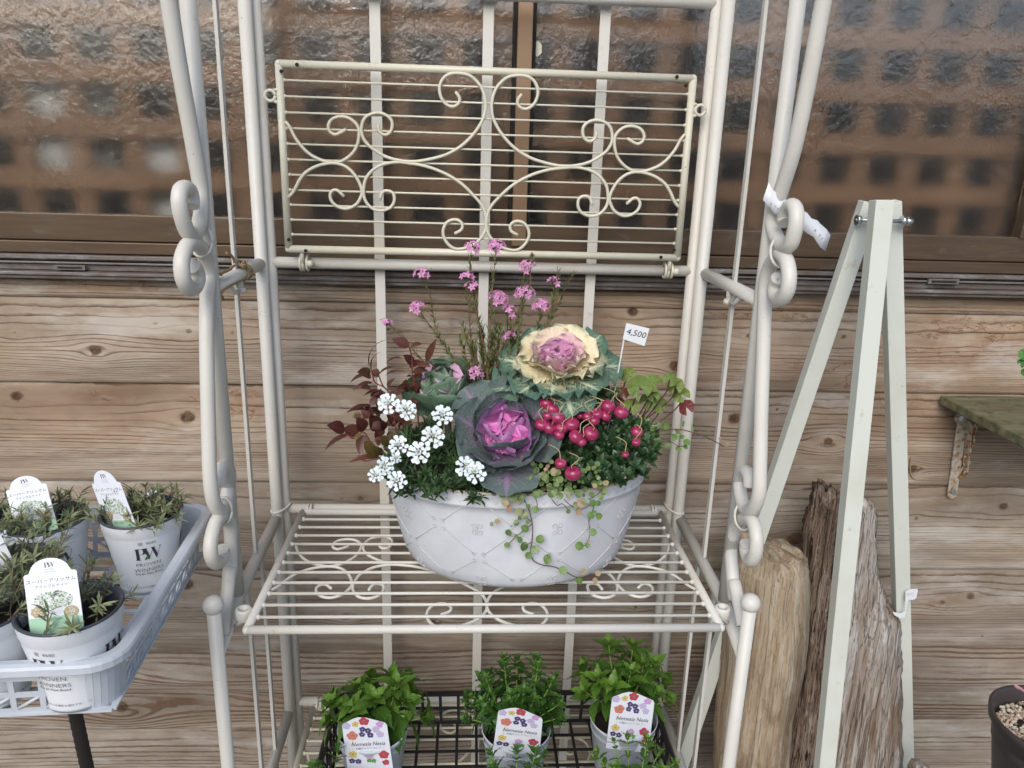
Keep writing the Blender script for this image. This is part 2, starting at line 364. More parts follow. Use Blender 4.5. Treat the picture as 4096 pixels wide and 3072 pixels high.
# window: bronze aluminium
zg = lambda y, Y=-.02: at(100, y, Y=Y).z
mbz = newmat('bronze_aluminium', (.13, .085, .05), .42, Metallic=.35); b = NB(mbz); g_ = b.geo()
n1 = b.noise(b.mapping(g_, (2, 2, 30)), 3, 4, .6); n2 = b.noise(b.mapping(g_, (6, 6, 14)), 4, 3, .6)
c = b.ramp(n1, [(.3, (.085, .056, .034)), (.7, (.125, .085, .052))]); c = b.mix(b.math('MULTIPLY', b.step(n2, .55, .75), .25), c, (.2, .19, .19)); b.col(c); b.bump(n1, .15, .001)
mgr = newmat('weathered_bronze_sill', (.11, .085, .07), .55, Metallic=.2); b = NB(mgr); g_ = b.geo()
n2 = b.noise(b.mapping(g_, (5, 5, 16)), 4, 4, .7)
b.col(b.ramp(n2, [(.35, (.13, .10, .08)), (.55, (.17, .15, .14)), (.70, (.29, .28, .29)), (.8, (.42, .42, .45))])); b.bump(n2, .2, .001)
mst = newmat('tan_aluminium_stile', (.27, .175, .105), .35, Metallic=.3)
zs = {k: zg(k) for k in (852, 958, 1010, 1030, 1048, 1075, 1112)}
zf = zb[0]-.03
fr_ = MB()
fr_.box((X0, -.014, zs[958]), (X1, .02, zs[852]))                      # sash rail
fr_.box((X0, -.024, zs[1010]+.001), (X1, .02, zs[958]-.0015))
sash = fr_.build('sash_rail', mbz, house, smooth=False, bevel=.0015)
fr2 = MB()
fr2.box((X0, -.036, zs[1030]+.0005), (X1, .02, zs[1010]-.001))
fr2.box((X0, -.028, zs[1030]-.003), (X1, .02, zs[1030]-.0005))
fr2.box((X0, -.034, zs[1048]), (X1, .02, zs[1030]-.0045))
fr2.box((X0, -.026, zs[1075]), (X1, .02, zs[1048]-.002))
fr2.box((X0, -.046, zs[1075]-.007), (X1, .02, zs[1075]-.001))
fr2.box((X0, -.040, zg(1112, -.04)), (X1, .02, zs[1075]-.008))
sill = fr2.build('window_sill', mgr, house, smooth=False, bevel=.0012)
for (a_, b_) in ((220, 345), (3712, 3830)):                             # drain covers
    q = MB(); y_ = 1068 if a_ < 1000 else 1124
    p0 = at(a_, y_-10, Y=-.036); p1 = at(b_, y_+12, Y=-.036)
    q.box((p0.x, -.040, p1.z), (p1.x, -.0345, p0.z)); q.box((p0.x+.006, -.0415, p1.z+.003), (p1.x-.006, -.0402, p0.z-.003), 1)
    q.build('drain_cover', [mgr, MT['hole']], sill, smooth=False)
# meeting stile of the two sashes, gaskets
pa = at(2062, 400, Y=-.014); pb = at(2122, 400, Y=-.014)
ms = MB(); ms.box((pa.x, -.020, zs[852]-.04), (pb.x, .02, 2.15)); ms.build('meeting_stile', mst, house, smooth=False, bevel=.002)
gk = MB(); gk.box((pa.x-.007, -.0085, zs[852]-.045), (pa.x-.0005, .02, 2.15)); gk.box((pb.x+.0005, -.0085, zs[852]-.045), (pb.x+.007, .02, 2.15)); gk.build('gasket', MT['hole'], house, smooth=False)
px_r = at(4086, 900, Y=-.014).x
es = MB(); es.box((px_r, -.018, zs[852]-.001), (px_r+.05, .02, 2.15)); es.build('window_frame', mbz, house, smooth=False); es = MB(); es.box((X0, -.018, zs[852]-.001), (X0+.03, .02, 2.15)); es.build('window_frame', mbz, house, smooth=False)
# frosted rippled glass: one pane per sash, a real slab
gm = bpy.data.materials.new('frosted_glass'); gm.use_nodes = True; t = gm.node_tree; t.nodes.remove(t.nodes['Principled BSDF'])
out = t.nodes['Material Output']; nbg = NB.__new__(NB); nbg.m = gm; nbg.t = t
G = nbg; gp = G.geo()
fine = G.noise(G.mapping(gp, (1, 1, 1)), 240, 2, .5); ripple = G.noise(G.mapping(gp, (1, 1, .8)), 85, 3, .55, .3); slow = G.noise(gp, 9, 3, .6)
hh = G.math('ADD', G.math('MULTIPLY', fine, .22), G.math('ADD', G.math('MULTIPLY', ripple, 1.0), G.math('MULTIPLY', slow, .8)))
bp = G.N('Bump'); G.L(hh, bp.inputs['Height']); bp.inputs['Strength'].default_value = .9; bp.inputs['Distance'].default_value = .0010
bp2 = G.N('Bump'); G.L(fine, bp2.inputs['Height']); bp2.inputs['Strength'].default_value = .8; bp2.inputs['Distance'].default_value = .0012
gl = G.N('BsdfGlossy'); gl.inputs['Color'].default_value = (1, 1, 1, 1); gl.inputs['Roughness'].default_value = .06; G.L(bp.outputs[0], gl.inputs['Normal'])
tr = G.N('BsdfRefraction'); tr.inputs['Color'].default_value = (.95, .93, .9, 1); tr.inputs['Roughness'].default_value = .47; tr.inputs['IOR'].default_value = 1.45; G.L(bp2.outputs[0], tr.inputs['Normal'])
fz = G.N('Fresnel'); fz.inputs['IOR'].default_value = 1.65; G.L(bp.outputs[0], fz.inputs['Normal'])
mx = G.N('MixShader'); G.L(G.math('MULTIPLY', fz.outputs[0], 1.15, clamp=True), mx.inputs[0]); G.L(tr.outputs[0], mx.inputs[1]); G.L(gl.outputs[0], mx.inputs[2]); G.L(mx.outputs[0], out.inputs[0])
for (xa, xb) in ((X0+.031, pa.x-.008), (pb.x+.008, px_r-.001)):
    q = MB(); q.box((xa, .002, zs[852]-.002), (xb, .006, 2.149))
    q.build('glass_pane', gm, house, smooth=False)
# upper wall, eave, inner room
mpl = newmat('brown_upper_wall', (.16, .11, .075), .8)
uw = MB(); uw.box((X0, -.02, 2.1501), (X1, .03, 2.6)); uw.build('upper_wall', mpl, house, smooth=False)
ev = MB(); ev.box((-2.6, -.38, 2.62), (3.4, .05, 2.66)); ev.build('roof_eave', mpl, house, smooth=False)
mrm = newmat('pale_room_wall', (.55, .53, .5), .9)
rm = MB(); rm.box((X0, 1.5, -.03), (X1, 1.55, 2.2)); rm.build('room_wall', mrm, house, smooth=False)
# lattice screen standing inside, behind the glass
YL = .07
lx0 = at(411, 398, Y=YL).x; lsx = (at(636, 398, Y=YL).x-lx0)*.985; lz0 = at(411, 398, Y=YL).z; lsz = lz0-at(411, 612, Y=YL).z
mlt = newmat('orange_lattice_wood', (.30, .19, .12), .7); b = NB(mlt); nn = b.noise(b.geo(), 5, 4, .6); b.col(b.ramp(nn, [(.3, (.25, .155, .098)), (.7, (.36, .23, .148))]))
lat = thing('lattice_screen', 'orange brown square lattice blurred behind the frosted window', 'lattice screen', (lx0, YL, lz0-.6))
q = MB(); hw = lsx*.37; 
for k in range(-11, 24):
    x = lx0+(k+.5)*lsx; w_ = lsx*.19
    q.box((x-w_, YL, .9), (x+w_, YL+.012, 2.2))
for k in range(-7, 6):
    z = lz0-(k+.5)*lsz; w_ = lsz*.19
    q.box((X0, YL-.012, z-w_), (X1, YL, z+w_))
q.build('lattice_bars', mlt, lat, smooth=False); lat.rotation_euler = (0, R(-.42), 0)
mdk = newmat('dim_grey_sheet', (.10, .10, .11), .8)
ds = MB(); ds.box((X0, YL+.10, .9), (X1, YL+.11, 2.15)); ds.build('grey_back_sheet', mdk, lat, smooth=False)
mbp = newmat('daylight_white', (.75, .8, .85), .7)  # added panels paint the far window's brightness in some lattice holes
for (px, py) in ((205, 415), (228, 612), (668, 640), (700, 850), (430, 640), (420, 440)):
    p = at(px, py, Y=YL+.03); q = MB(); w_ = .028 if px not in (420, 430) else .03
    q.box((p.x-w_, YL+.02, p.z-.026), (p.x+w_, YL+.022, p.z+.018)); q.build('daylight_panel', mbp if px not in (420, 430) else MT['greyink'], lat, smooth=False)
p = at(2150, 195, Y=.001); q = MB(); q.add([(p.x+math.cos(a)*.009, .0012, p.z+math.sin(a)*.014) for a in [k*math.pi/3+.5 for k in range(6)]], [(0, 1, 2, 3, 4, 5)])
o = q.build('sticker', newmat('cream_sticker', (.7, .66, .5), .6), smooth=False); tag(o, 'small cream hexagonal sticker on the glass beside the meeting stile', 'sticker')
#@@PART2
# ------------------------------------------------------------------ white iron plant stand
IV = MT['ivory']; CM = MT['cream']
XL, XR = -.378, .437
stand = thing('plant_stand', 'tall white iron plant stand with scroll work side frames against the wall', 'plant stand', (.03, -.25, 0))
def tubep(name, pts, r, mat=IV, parent=stand, n=14, sm=0, **k):
    q = MB(); q.tube(smooth_path(pts, sm) if sm else pts, r, n, **k); return q.build(name, mat, parent)
def V3(x, y, z): return Vector((x, y, z))
TOP = 1.86
for x in (-.361, .415): tubep('rear_post', [V3(x, -.09, 0), V3(x, -.09, TOP)], .0108)
for x in (-.3725, .428):
    tubep('inner_side_post', [V3(x, -.109, .0), V3(x, -.109, TOP)], .0112)
zr1 = at(1300, 1052, Y=-.09).z; zr0 = at(2700, 8, Y=-.09).z; zr2 = at(1400, 2035, Y=-.09).z
for z in (zr0, zr1, zr2, .31):
    tubep('cross_rail', [V3(-.361, -.09, z), V3(.415, -.09, z)], .0098)
for x in (-.1665, .026, .227):
    q = MB(); q.box((x-.0093, -.0745, .02), (x+.0093, -.0715, TOP)); q.build('flat_bar', IV, stand, smooth=False, bevel=.0006)
ZA = .757
def px2(side, pts): return [at(px, py, X=side) for px, py in pts]
s_ = .4823
# ---- side frames
for X, sgn in ((XL, -1), (XR, 1)):
    yf = -.364 if sgn < 0 else -.387
    ylow = -.476 if sgn < 0 else -.492
    zlow = .795 if sgn < 0 else .806
    tubep('front_post', [V3(X, yf, ZA-.012), V3(X, yf, TOP)], .0112)
    xi = X+.004*sgn*-1
    for z in (1.257, ZA, .30):
        ye = yf if z > 1 else ylow+.004
        ze = z if z > 1 else z-.035
        q = MB(); q.tube([V3(xi, -.109, z), V3(X, yf, z-.002 if z > 1 else z-.02)] + ([V3(X, ye, ze-.012)] if z < 1 else []), .0108, 14); q.build('side_arm', IV, stand)
    low = tubep('lower_front_post', [V3(X, ylow, 0), V3(X, ylow, zlow-.006)], .0104)
    q = MB(); q.ball((X, ylow, zlow), .0152, 0, 20, 14); q.build('ball_finial', IV, low)
    if sgn < 0:
        up = px2(X, [(600, -420), (645, -180), (675, 0), (713, 241), (756, 482), (790, 675), (802, 748)] + cr(600, 700, s_, [(425, 200), (422, 330), (400, 430), (362, 497), (310, 470), (265, 350), (243, 220), (252, 135), (288, 108), (328, 130), (346, 200), (342, 262)]))
        dn = px2(X, cr(600, 700, s_, [(345, 752), (378, 780), (395, 840), (385, 905), (350, 945), (312, 930), (272, 850), (264, 710), (300, 600), (355, 562), (420, 600), (470, 715), (492, 830), (480, 950), (472, 1100), (470, 1350)]) + cr(700, 1500, s_, [(270, 100), (280, 500), (288, 800), (305, 980), (335, 1085), (378, 1128), (420, 1080), (440, 960), (455, 840), (430, 765), (392, 765), (368, 830), (372, 905)]))
        lo = px2(X, cr(700, 1500, s_, [(388, 1440), (398, 1490), (380, 1540), (335, 1560), (300, 1500), (296, 1400), (320, 1280), (352, 1200), (400, 1172), (450, 1230), (462, 1400), (460, 1659)]) + cr(700, 2250, s_, [(450, 60), (440, 200), (425, 340), (410, 480), (402, 600)]))
        clips = [(807, 968), (915-25, 2045)]
    else:
        c8 = lambda p: cr(2950, 700, .3618, p)
        c6 = lambda p: cr(2600, 1600, s_, p)
        up = px2(X, [(3400, -500), (3335, -180), (3294, 0), (3240, 290), (3180, 580)] + c8([(500, 120), (430, 330), (390, 420), (385, 560), (430, 690), (500, 785), (580, 770), (625, 650), (650, 500), (640, 380), (600, 340), (555, 380), (520, 470), (530, 530)]))
        dn = px2(X, c8([(455, 1140), (420, 1200), (410, 1290), (440, 1370), (500, 1360), (555, 1260), (570, 1100), (545, 960), (490, 880), (440, 900), (370, 990), (330, 1100), (305, 1250), (300, 1450)]) + c6([(925, 0), (918, 300), (912, 560), (905, 760), (870, 880), (815, 925), (770, 860), (745, 740), (745, 630), (790, 592), (825, 640), (828, 725)]))
        lo = px2(X, c6([(805, 1185), (795, 1240), (815, 1310), (850, 1325), (878, 1250), (882, 1130), (855, 1020), (800, 985), (735, 1010), (690, 1110), (672, 1250), (680, 1400), (700, 1659)]) + cr(2550, 2300, .4654, [(830, 60), (860, 200), (890, 340), (905, 440)]))
        clips = [(3122, 1010), (2975, 2065)]
    for nm, path, rad in (('upper_scroll_bar', up, .0106), ('middle_scroll_bar', dn, .0106), ('lower_scroll_bar', lo, .0104)):
        tubep(nm, path, rad, sm=5)
    for (cx, cy) in clips:
        c_ = at(cx, cy, X=X); q = MB()
        for dz in (0,):
            q.tube([c_+V3(.0145*math.cos(a), .006*math.cos(a)*0+.018*math.sin(a)*.45, .020*math.sin(a)) for a in [k*2*math.pi/20 for k in range(21)]], .0022, 6)
        q.build('ring_clip', IV, stand)
    # hanging flat rods and their eyes
    ax = X; yr = -.247 if sgn < 0 else -.262
    q = MB(); q.box((ax-.0028, yr-.006, 1.236), (ax+.0028, yr+.006, TOP)); q.build('hanging_rod', IV, stand, smooth=False, bevel=.0005)
    q = MB(); q.box((ax-.0028, yr-.006, ZA), (ax+.0028, yr+.006, 1.228)); q.build('hanging_rod', IV, stand, smooth=False, bevel=.0005)
    for yy in ((-.31, -.215) if sgn < 0 else (-.335, -.235)):
        q = MB(); q.box((ax-.0028, yy-.006, .0), (ax+.0028, yy+.006, ZA-.03)); q.build('hanging_rod', IV, stand, smooth=False, bevel=.0005)
    e = V3(ax+.006*-sgn, yr, 1.232); q = MB()
    q.tube([e+V3(0, 0, -.002), e+V3(0, 0, .022)], .0052, 10); q.lathe([(.0, -.005), (.009, -.004), (.0095, 0), (.0075, .004), (0, .0045)], e, 14)
    q.tube([e, e+V3(0, -.03, .001), e+V3(-.004*-sgn, -.044, .018)], .0036, 8); q.build('rod_eye', IV, stand)
    # clip where arm and posts meet
    q = MB(); cc = V3(-.367 if sgn < 0 else .4215, -.0995, ZA+.020)
    dgx = V3(.52*sgn, -.85, 0); dpx = V3(.85, .52*sgn, 0)
    q.tube([cc+dgx*.0235*math.cos(a)+dpx*.0135*math.sin(a)+V3(0, 0, -.005*math.cos(a)) for a in [k*2*math.pi/20 for k in range(21)]], .0021, 6); q.build('ring_clip', IV, stand)

# ---- scroll work shelf panels (one folded upright, two laid flat)
PS = .663
def c2(p): return [at(1000+PS*x, PS*y, Y=-.115) for x, y in p]
SCR = [c2([(1245,562),(1264,590),(1262,620),(1235,642),(1200,640),(1165,610),(1145,560),(1148,510),(1175,465),(1220,445),(1275,445),(1330,460),(1375,500),(1405,550),(1420,620),(1415,690),(1390,750),(1340,820),(1270,885),(1180,935),(1080,962),(990,975),(900,968),(820,945),(760,910),(710,870),(680,820),(675,770),(690,720),(725,692),(780,682),(830,700),(858,735),(855,785),(830,812),(800,810),(780,790),(775,762)]),
       c2([(222,740),(245,770),(275,830),(320,890),(370,935),(430,965),(500,985),(560,970),(610,935),(645,885),(660,820),(655,770),(630,735),(590,710),(540,705),(495,722),(475,760),(485,795),(515,812),(545,802),(575,785)]),
       c2([(240,1185),(270,1150),(300,1090),(340,1040),(400,1005),(460,988),(520,985),(580,1005),(630,1050),(665,1110),(678,1160),(665,1200),(640,1235),(590,1258),(540,1250),(500,1220),(485,1180),(500,1150),(530,1148),(565,1180)]),
       c2([(785,1200),(800,1160),(830,1150),(865,1165),(872,1210),(850,1250),(800,1270),(750,1262),(710,1230),(688,1180),(690,1120),(705,1070),(750,1020),(810,990),(890,978),(960,985),(1050,1000),(1140,1030),(1220,1070),(1290,1120),(1350,1180),(1400,1240),(1422,1300),(1425,1360),(1410,1410),(1370,1460),(1310,1492),(1240,1500),(1190,1465),(1165,1410),(1175,1360),(1205,1330),(1250,1325),(1280,1350),(1275,1385),(1240,1405)])]
pz0 = at(1156, 995, Y=-.115).z; pz1 = at(1126, 255, Y=-.115).z; PX0, PX1 = -.3215, .3775; PXC = .5*(PX0+PX1)
SC2 = [[((p.x-PX0)/(PX1-PX0), (p.z-pz0)/(pz1-pz0)) for p in s] for s in SCR]     # unit panel coordinates
def shelf_panel(name, fn, W_, H_, fr_r, rod_r, scr_r, mat, layer, parent, rods=11):
    """fn(u,v,w): u,v in 0..1 over the panel, w offset along its normal in metres"""
    root = MB()
    cs = [fn(0, 0, 0), fn(1, 0, 0), fn(1, 1, 0), fn(0, 1, 0)]
    for i in range(4): root.tube([cs[i], cs[(i+1) % 4]], fr_r, 12)
    for c in cs: root.ball(c, fr_r*1.03, 0, 12, 8)
    fo = root.build(name, mat, parent)
    for i in range(rods):
        v = .083 + i*(.917-.083+.0)/(rods-1)
        q = MB(); q.tube([fn(fr_r/W_*.8, v, layer*0), fn(1-fr_r/W_*.8, v, layer*0)], rod_r, 7)
        for u in (fr_r/W_*1.2, 1-fr_r/W_*1.2): q.ball(fn(u, v, 0), rod_r*1.7, 0, 8, 6)
        q.build('rod', mat, fo)
    for s in SC2:
        for mir in (0, 1):
            q = MB(); pts = [fn(1-u if mir else u, v, layer*(rod_r+scr_r*.8)) for u, v in s]
            q.tube(smooth_path(pts, 3), scr_r, 7); q.ball(pts[0], scr_r, 0, 7, 5); q.ball(pts[-1], scr_r, 0, 7, 5); q.build('scroll', mat, fo)
    return fo
def fpan(u, v, w): return V3(PX0+u*(PX1-PX0), -.115-w, pz0+v*(pz1-pz0))
pan = shelf_panel('folded_shelf_panel', fpan, .70, .305, .0066, .0018, .0029, CM, 1, stand)
pan['label'] = 'cream scroll work shelf panel folded upright'
q = MB()
for (px, py) in cr(1000, 0, PS, [(283, 390), (189, 430), (234, 1446), (336, 1513)])+cr(2000, 0, PS, [(1067, 464), (1121, 517), (1049, 1508), (971, 1552)]):
    c = at(px, py, Y=-.1222); q = MB(); q.tube([c, c+V3(0, -.0012, 0)], .0031, 12); q.build('screw_hole', MT['hole'], pan)
for X, sg in ((PX0, -1), (PX1, 1)):
    c = V3(X+sg*.0165, -.118, at(1092, 383, Y=-.118).z); q = MB()
    q.tube([c+V3(.0085*math.cos(a), 0, .0085*math.sin(a)) for a in [k*2*math.pi/18 for k in range(19)]], .003, 8)
    q.tube([c+V3(-sg*.006, 0, .008), V3(X, -.116, c.z+.012)], .003, 6); q.tube([c+V3(-sg*.006, 0, -.008), V3(X, -.116, c.z-.012)], .003, 6)
    q.build('side_eye', CM, pan)
    c = V3(X+(.022 if sg < 0 else -.012), -.098, zr1+.001); q = MB()
    for dx in (-.005, 0, .007):
        q.tube([c+V3(dx, .0135*math.cos(a), .0135*math.sin(a)) for a in [k*2*math.pi/16 for k in range(17)]], .0024, 7)
    q.ball(c+V3(.013, -.013, 0), .0065, 0, 10, 8); q.tube([c+V3(0, -.012, .0), V3(c.x, -.113, pz0)], .0035, 7); q.build('hinge_hook', CM, pan)
# flat middle shelf
TZ = .768; TX0, TX1 = -.3235, .392; TY0, TY1 = -.106, -.500
def wide(u): d = u-.5; return .5+d*(1+.38*math.exp(-(d/.14)**2)) if 0 < u < 1 else u
def ftray(u, v, w):
    u = wide(u) if w else u
    return V3(TX0+u*(TX1-TX0), TY1+v*(TY0-TY1), TZ-w)
tr1 = shelf_panel('middle_shelf', ftray, .715, .394, .0066, .0026, .0026, IV, 1, stand)
for X, sg in ((TX0, -1), (TX1, 1)):
    c = V3(X+sg*.018, -.452, TZ-.005); q = MB()
    q.lathe([(.011, -.008), (.0125, -.003), (.0125, .008), (.011, .011), (.0075, .011), (.007, -.006)], c, 18); q.tube([c+V3(0, 0, -.008), V3(c.x+sg*.022, -.43, ZA-.03)], .0036, 7)
    q.tube([c, V3(X, -.452, TZ)], .0045, 7); q.build('shelf_eye', IV, tr1)
    c = V3(X+(.012 if sg < 0 else -.012), -.097, TZ+.001); q = MB()
    for dx in (-.003, .003): q.tube([c+V3(dx, .0115*math.cos(a), .0095*math.sin(a)) for a in [k*2*math.pi/14 for k in range(15)]], .0025, 6)
    q.build('hinge_hook', IV, tr1)
# flat lower shelf
LZ = .306
def flow(u, v, w): return V3(TX0+u*(TX1-TX0), TY1+v*(TY0-TY1), LZ-w)
tr2 = shelf_panel('lower_shelf', flow, .715, .394, .0066, .0026, .0026, CM, 1, stand)
q = MB(); c = V3(TX0+.012, -.10, LZ+.006)
for dx in (-.004, .004): q.tube([c+V3(dx, .012*math.cos(a), .012*math.sin(a)) for a in [k*2*math.pi/14 for k in range(15)]], .0025, 6)
q.build('hinge_hook', CM, tr2)

# twine tied on the left arm
q = MB(); A0 = V3(-.3745, -.205, 1.2565)
for k in range(4):
    o_ = V3(0, -.022+k*.0075, 0)
    q.tube([A0+o_+V3(.0125*math.cos(a), .003*math.sin(a+k), .0125*math.sin(a)) for a in [j*2*math.pi/14 for j in range(15)]], .0017, 6)
kn_ = A0+V3(.004, -.03, .016)
for k in range(7):
    aa = rnd.uniform(0, 6.28); bb = rnd.uniform(-1, 1)
    q.tube([kn_+V3(.007*math.cos(a+aa)*math.cos(bb), .008*math.sin(a+aa), .008*math.cos(a+aa)*math.sin(bb)) for a in [j*2*math.pi/12 for j in range(13)]], .0016, 6)
T = lambda p, X=XL+.01: [at(x, y, X=X) for x, y in cr(600, 700, s_, p)]
q.tube(smooth_path(T([(700, 730), (690, 690), (660, 655), (635, 645)]), 4), [.0022]*12+[.0028], 6)
q.tube(smooth_path(T([(700, 750), (650, 790), (610, 810), (590, 830)]), 4), .0022, 6)
q.tube(smooth_path(T([(800, 820), (790, 850), (740, 880), (640, 930), (590, 990), (605, 1010)]), 4), .0021, 6)
for k in range(6): q.tube([at(606*s_+600, 700+1005*s_, X=XL+.01), at(600+(600+rnd.uniform(-14, 18))*s_, 700+(1030+rnd.uniform(0, 22))*s_, X=XL+.01+rnd.uniform(-.004, .004))], .0005, 4)
tag(q.build('twine', MT['twine']), 'brown jute twine knotted round the left side arm of the iron stand', 'twine')

# paper price strip taped on the right scroll
def ribbon(name, pts, mat, thick=.0004, X=None, parent=None, extra=None):
    pass
q = MB(); Xs = XR+.004
top = [(345, 80), (385, 160), (490, 240), (570, 300)]; bot = [(280, 275), (345, 345), (410, 420), (480, 470)]
dep = [-.002, -.008, .004, .004]
L1 = [at(*p, Y=-.415) for p in cr(2950, 700, .3618, top)]; L2 = [at(*p, Y=-.415) for p in cr(2950, 700, .3618, bot)]
t2 = [(570, 300), (640, 340), (705, 378), (770, 420), (820, 482), (880, 500), (920, 545), (985, 600), (1028, 668)]
b2 = [(480, 470), (560, 520), (640, 560), (705, 595), (780, 650), (840, 685), (880, 745), (915, 800), (972, 840)]
L1 += [at(*p, Y=-.415+.004*i) for i, p in enumerate(cr(2950, 700, .3618, t2[1:]), 1)]
L2 += [at(*p, Y=-.415+.004*i) for i, p in enumerate(cr(2950, 700, .3618, b2[1:]), 1)]
# wrap behind the tube at its left end, pass in front of the slim post
nL = len(L1)
for i in range(nL): 
    d_ = [.012, -.006, -.006, .006][i] if i < 4 else .012
    L1[i] = L1[i]+(L1[i]-CAM).normalized()*0; L1[i].y += 0
q.add(L1+L2, [(i, i+1, nL+i+1, nL+i) for i in range(nL-1)])
strip = q.build('paper_strip', MT['paper'], None, solid=.0004); tag(strip, 'torn white paper strip wrapped round the upper right scroll, faint pencil writing', 'paper label')
def on_strip(px, py): 
    p = at(px, py, Y=-.42); return p
q = MB()
for (a_, txt_, sz) in (((365, 325), '9', .007), ((420, 350), '×', .006), ((446, 372), '4', .006), ((468, 390), '5', .006), ((520, 318), '○', .009), ((858, 615), '¥', .006), ((905, 670), '9', .007), ((932, 705), '9', .007), ((965, 755), '00', .007)):
    c = at(*cr(2950, 700, .3618, [a_])[0], Y=-.4205 if a_[0] < 600 else -.396)
    ang = -.65; 
    put_text(q, txt_, lambda x, y, c=c: c+V3(x*math.cos(ang)-y*math.sin(ang), 0, x*math.sin(ang)+y*math.cos(ang)), 0, -sz*.3, sz)
q.build('pencil_writing', MT['greyink'], strip, smooth=False)

# ------------------------------------------------------------------ folding easel trestle of square timbers
easel = thing('folding_trestle', 'pale mint painted folding trestle of three square timbers leaning by the wall', 'trestle', (.7, -.2, 0))
def P2(px, py, Y): return at(px, py, Y=Y)
def beam(name, top, bot, w, d, sidev=(1, 0, 0), parent=easel):
    q = MB(); q.obox(top, bot, sidev, w, d); return q.build(name, MT['mint'], parent, smooth=False, bevel=.0012)
def ext(a, b, z):                                         # extend the line a->b down to height z
    t_ = (z-a.z)/(b.z-a.z); return a+(b-a)*t_
a = P2(3527, 800, -.27); b_ = P2(3297, 3072, -.36); beam('front_leg', a, ext(a, b_, 0), .0305, .024)
a = P2(3478, 808, -.205); b_ = P2(3043, 2100, -.17); beam('left_leg', a, ext(a, b_, 0), .030, .022)
a = P2(3560, 808, -.20); b_ = P2(3604, 2400, -.12); beam('right_leg', a, ext(a, b_, 0.0), .031, .022)
q = MB(); c = P2(3600, 885, -.225); c0 = P2(3425, 880, -.225)
q.tube([c0+V3(-.002, 0, 0), c+V3(.022, 0, 0)], .0035, 10); q.tube([c0+V3(.0, 0, 0), c0+V3(.006, 0, 0)], .0085, 12); q.tube([c+V3(.002, 0, 0), c+V3(.007, 0, 0)], .0095, 12); q.tube([c+V3(.010, 0, 0), c+V3(.019, 0, 0)], .0075, 6)
q.build('bolt', MT['steel'], easel)
# paper tag round the right leg
q = MB(); Yt = -.14
pp = [at(*p, Y=Yt) for p in cr(3500, 2300, .4654, [(150, 318), (225, 328), (262, 300), (268, 312), (255, 365), (215, 372), (165, 345)])]
pq = [at(*p, Y=Yt-.004) for p in cr(3500, 2300, .4654, [(260, 240), (262, 140), (300, 122), (362, 118), (368, 135), (355, 195), (335, 212), (285, 214), (275, 250), (268, 300), (258, 300)])]
q.add(pp, [tuple(range(len(pp)))]); q.add(pq, [tuple(range(len(pq)))])
tg_ = q.build('paper_tag', MT['paper'], None, smooth=False, solid=.0004); tag(tg_, 'small curled white paper tag wrapped round the right timber of the trestle', 'paper tag')
q = MB(); c = at(*cr(3500, 2300, .4654, [(302, 168)])[0], Y=Yt-.0046); put_text(q, '800', lambda x, y: c+V3(x*.97-y*.1, 0, y+x*.1), 0, -.003, .011); q.build('pencil_writing', newmat('faint_pencil', (.5, .52, .6), .7), tg_, smooth=False)

# ------------------------------------------------------------------ driftwood
def wood_mat(name, stops, dark, sc=1.0, bumpd=.004, streak=.5, crack=.5):
    m = newmat(name, (.3, .25, .2), .85, .2); b = NB(m); g = b.obj(); uvn = b.attr('luv').outputs['Vector']
    n0 = b.noise(b.mapping(g, (30*sc, 30*sc, 1.6*sc)), 1, 6, .66, .35); n1 = b.noise(b.mapping(g, (170*sc, 170*sc, 6*sc)), 1, 5, .72, .2); n2 = b.noise(b.mapping(g, (10, 10, 4)), 1, 5, .65); n3 = b.noise(b.mapping(g, (42, 42, .7)), 1, 2, .5, .15)
    c = b.ramp(n0, stops); c = b.mix(b.math('MULTIPLY', b.step(n1, .52, .66), streak), c, dark)
    c = b.mix(b.math('MULTIPLY', b.step(n2, .53, .60), .65), c, stops[0][1])
    crk = b.math('SUBTRACT', 1, b.step(b.math('ABSOLUTE', b.math('SUBTRACT', n3, .5)), .004, .020)); c = b.mix(b.math('MULTIPLY', crk, crack), c, tuple(x*.4 for x in dark))
    b.col(c); b.bump(b.math('SUBTRACT', b.math('MULTIPLY', n0, .8), b.math('ADD', b.math('MULTIPLY', b.step(n1, .5, .7), .4), b.math('MULTIPLY', crk, .6))), 1.0, bumpd); return m
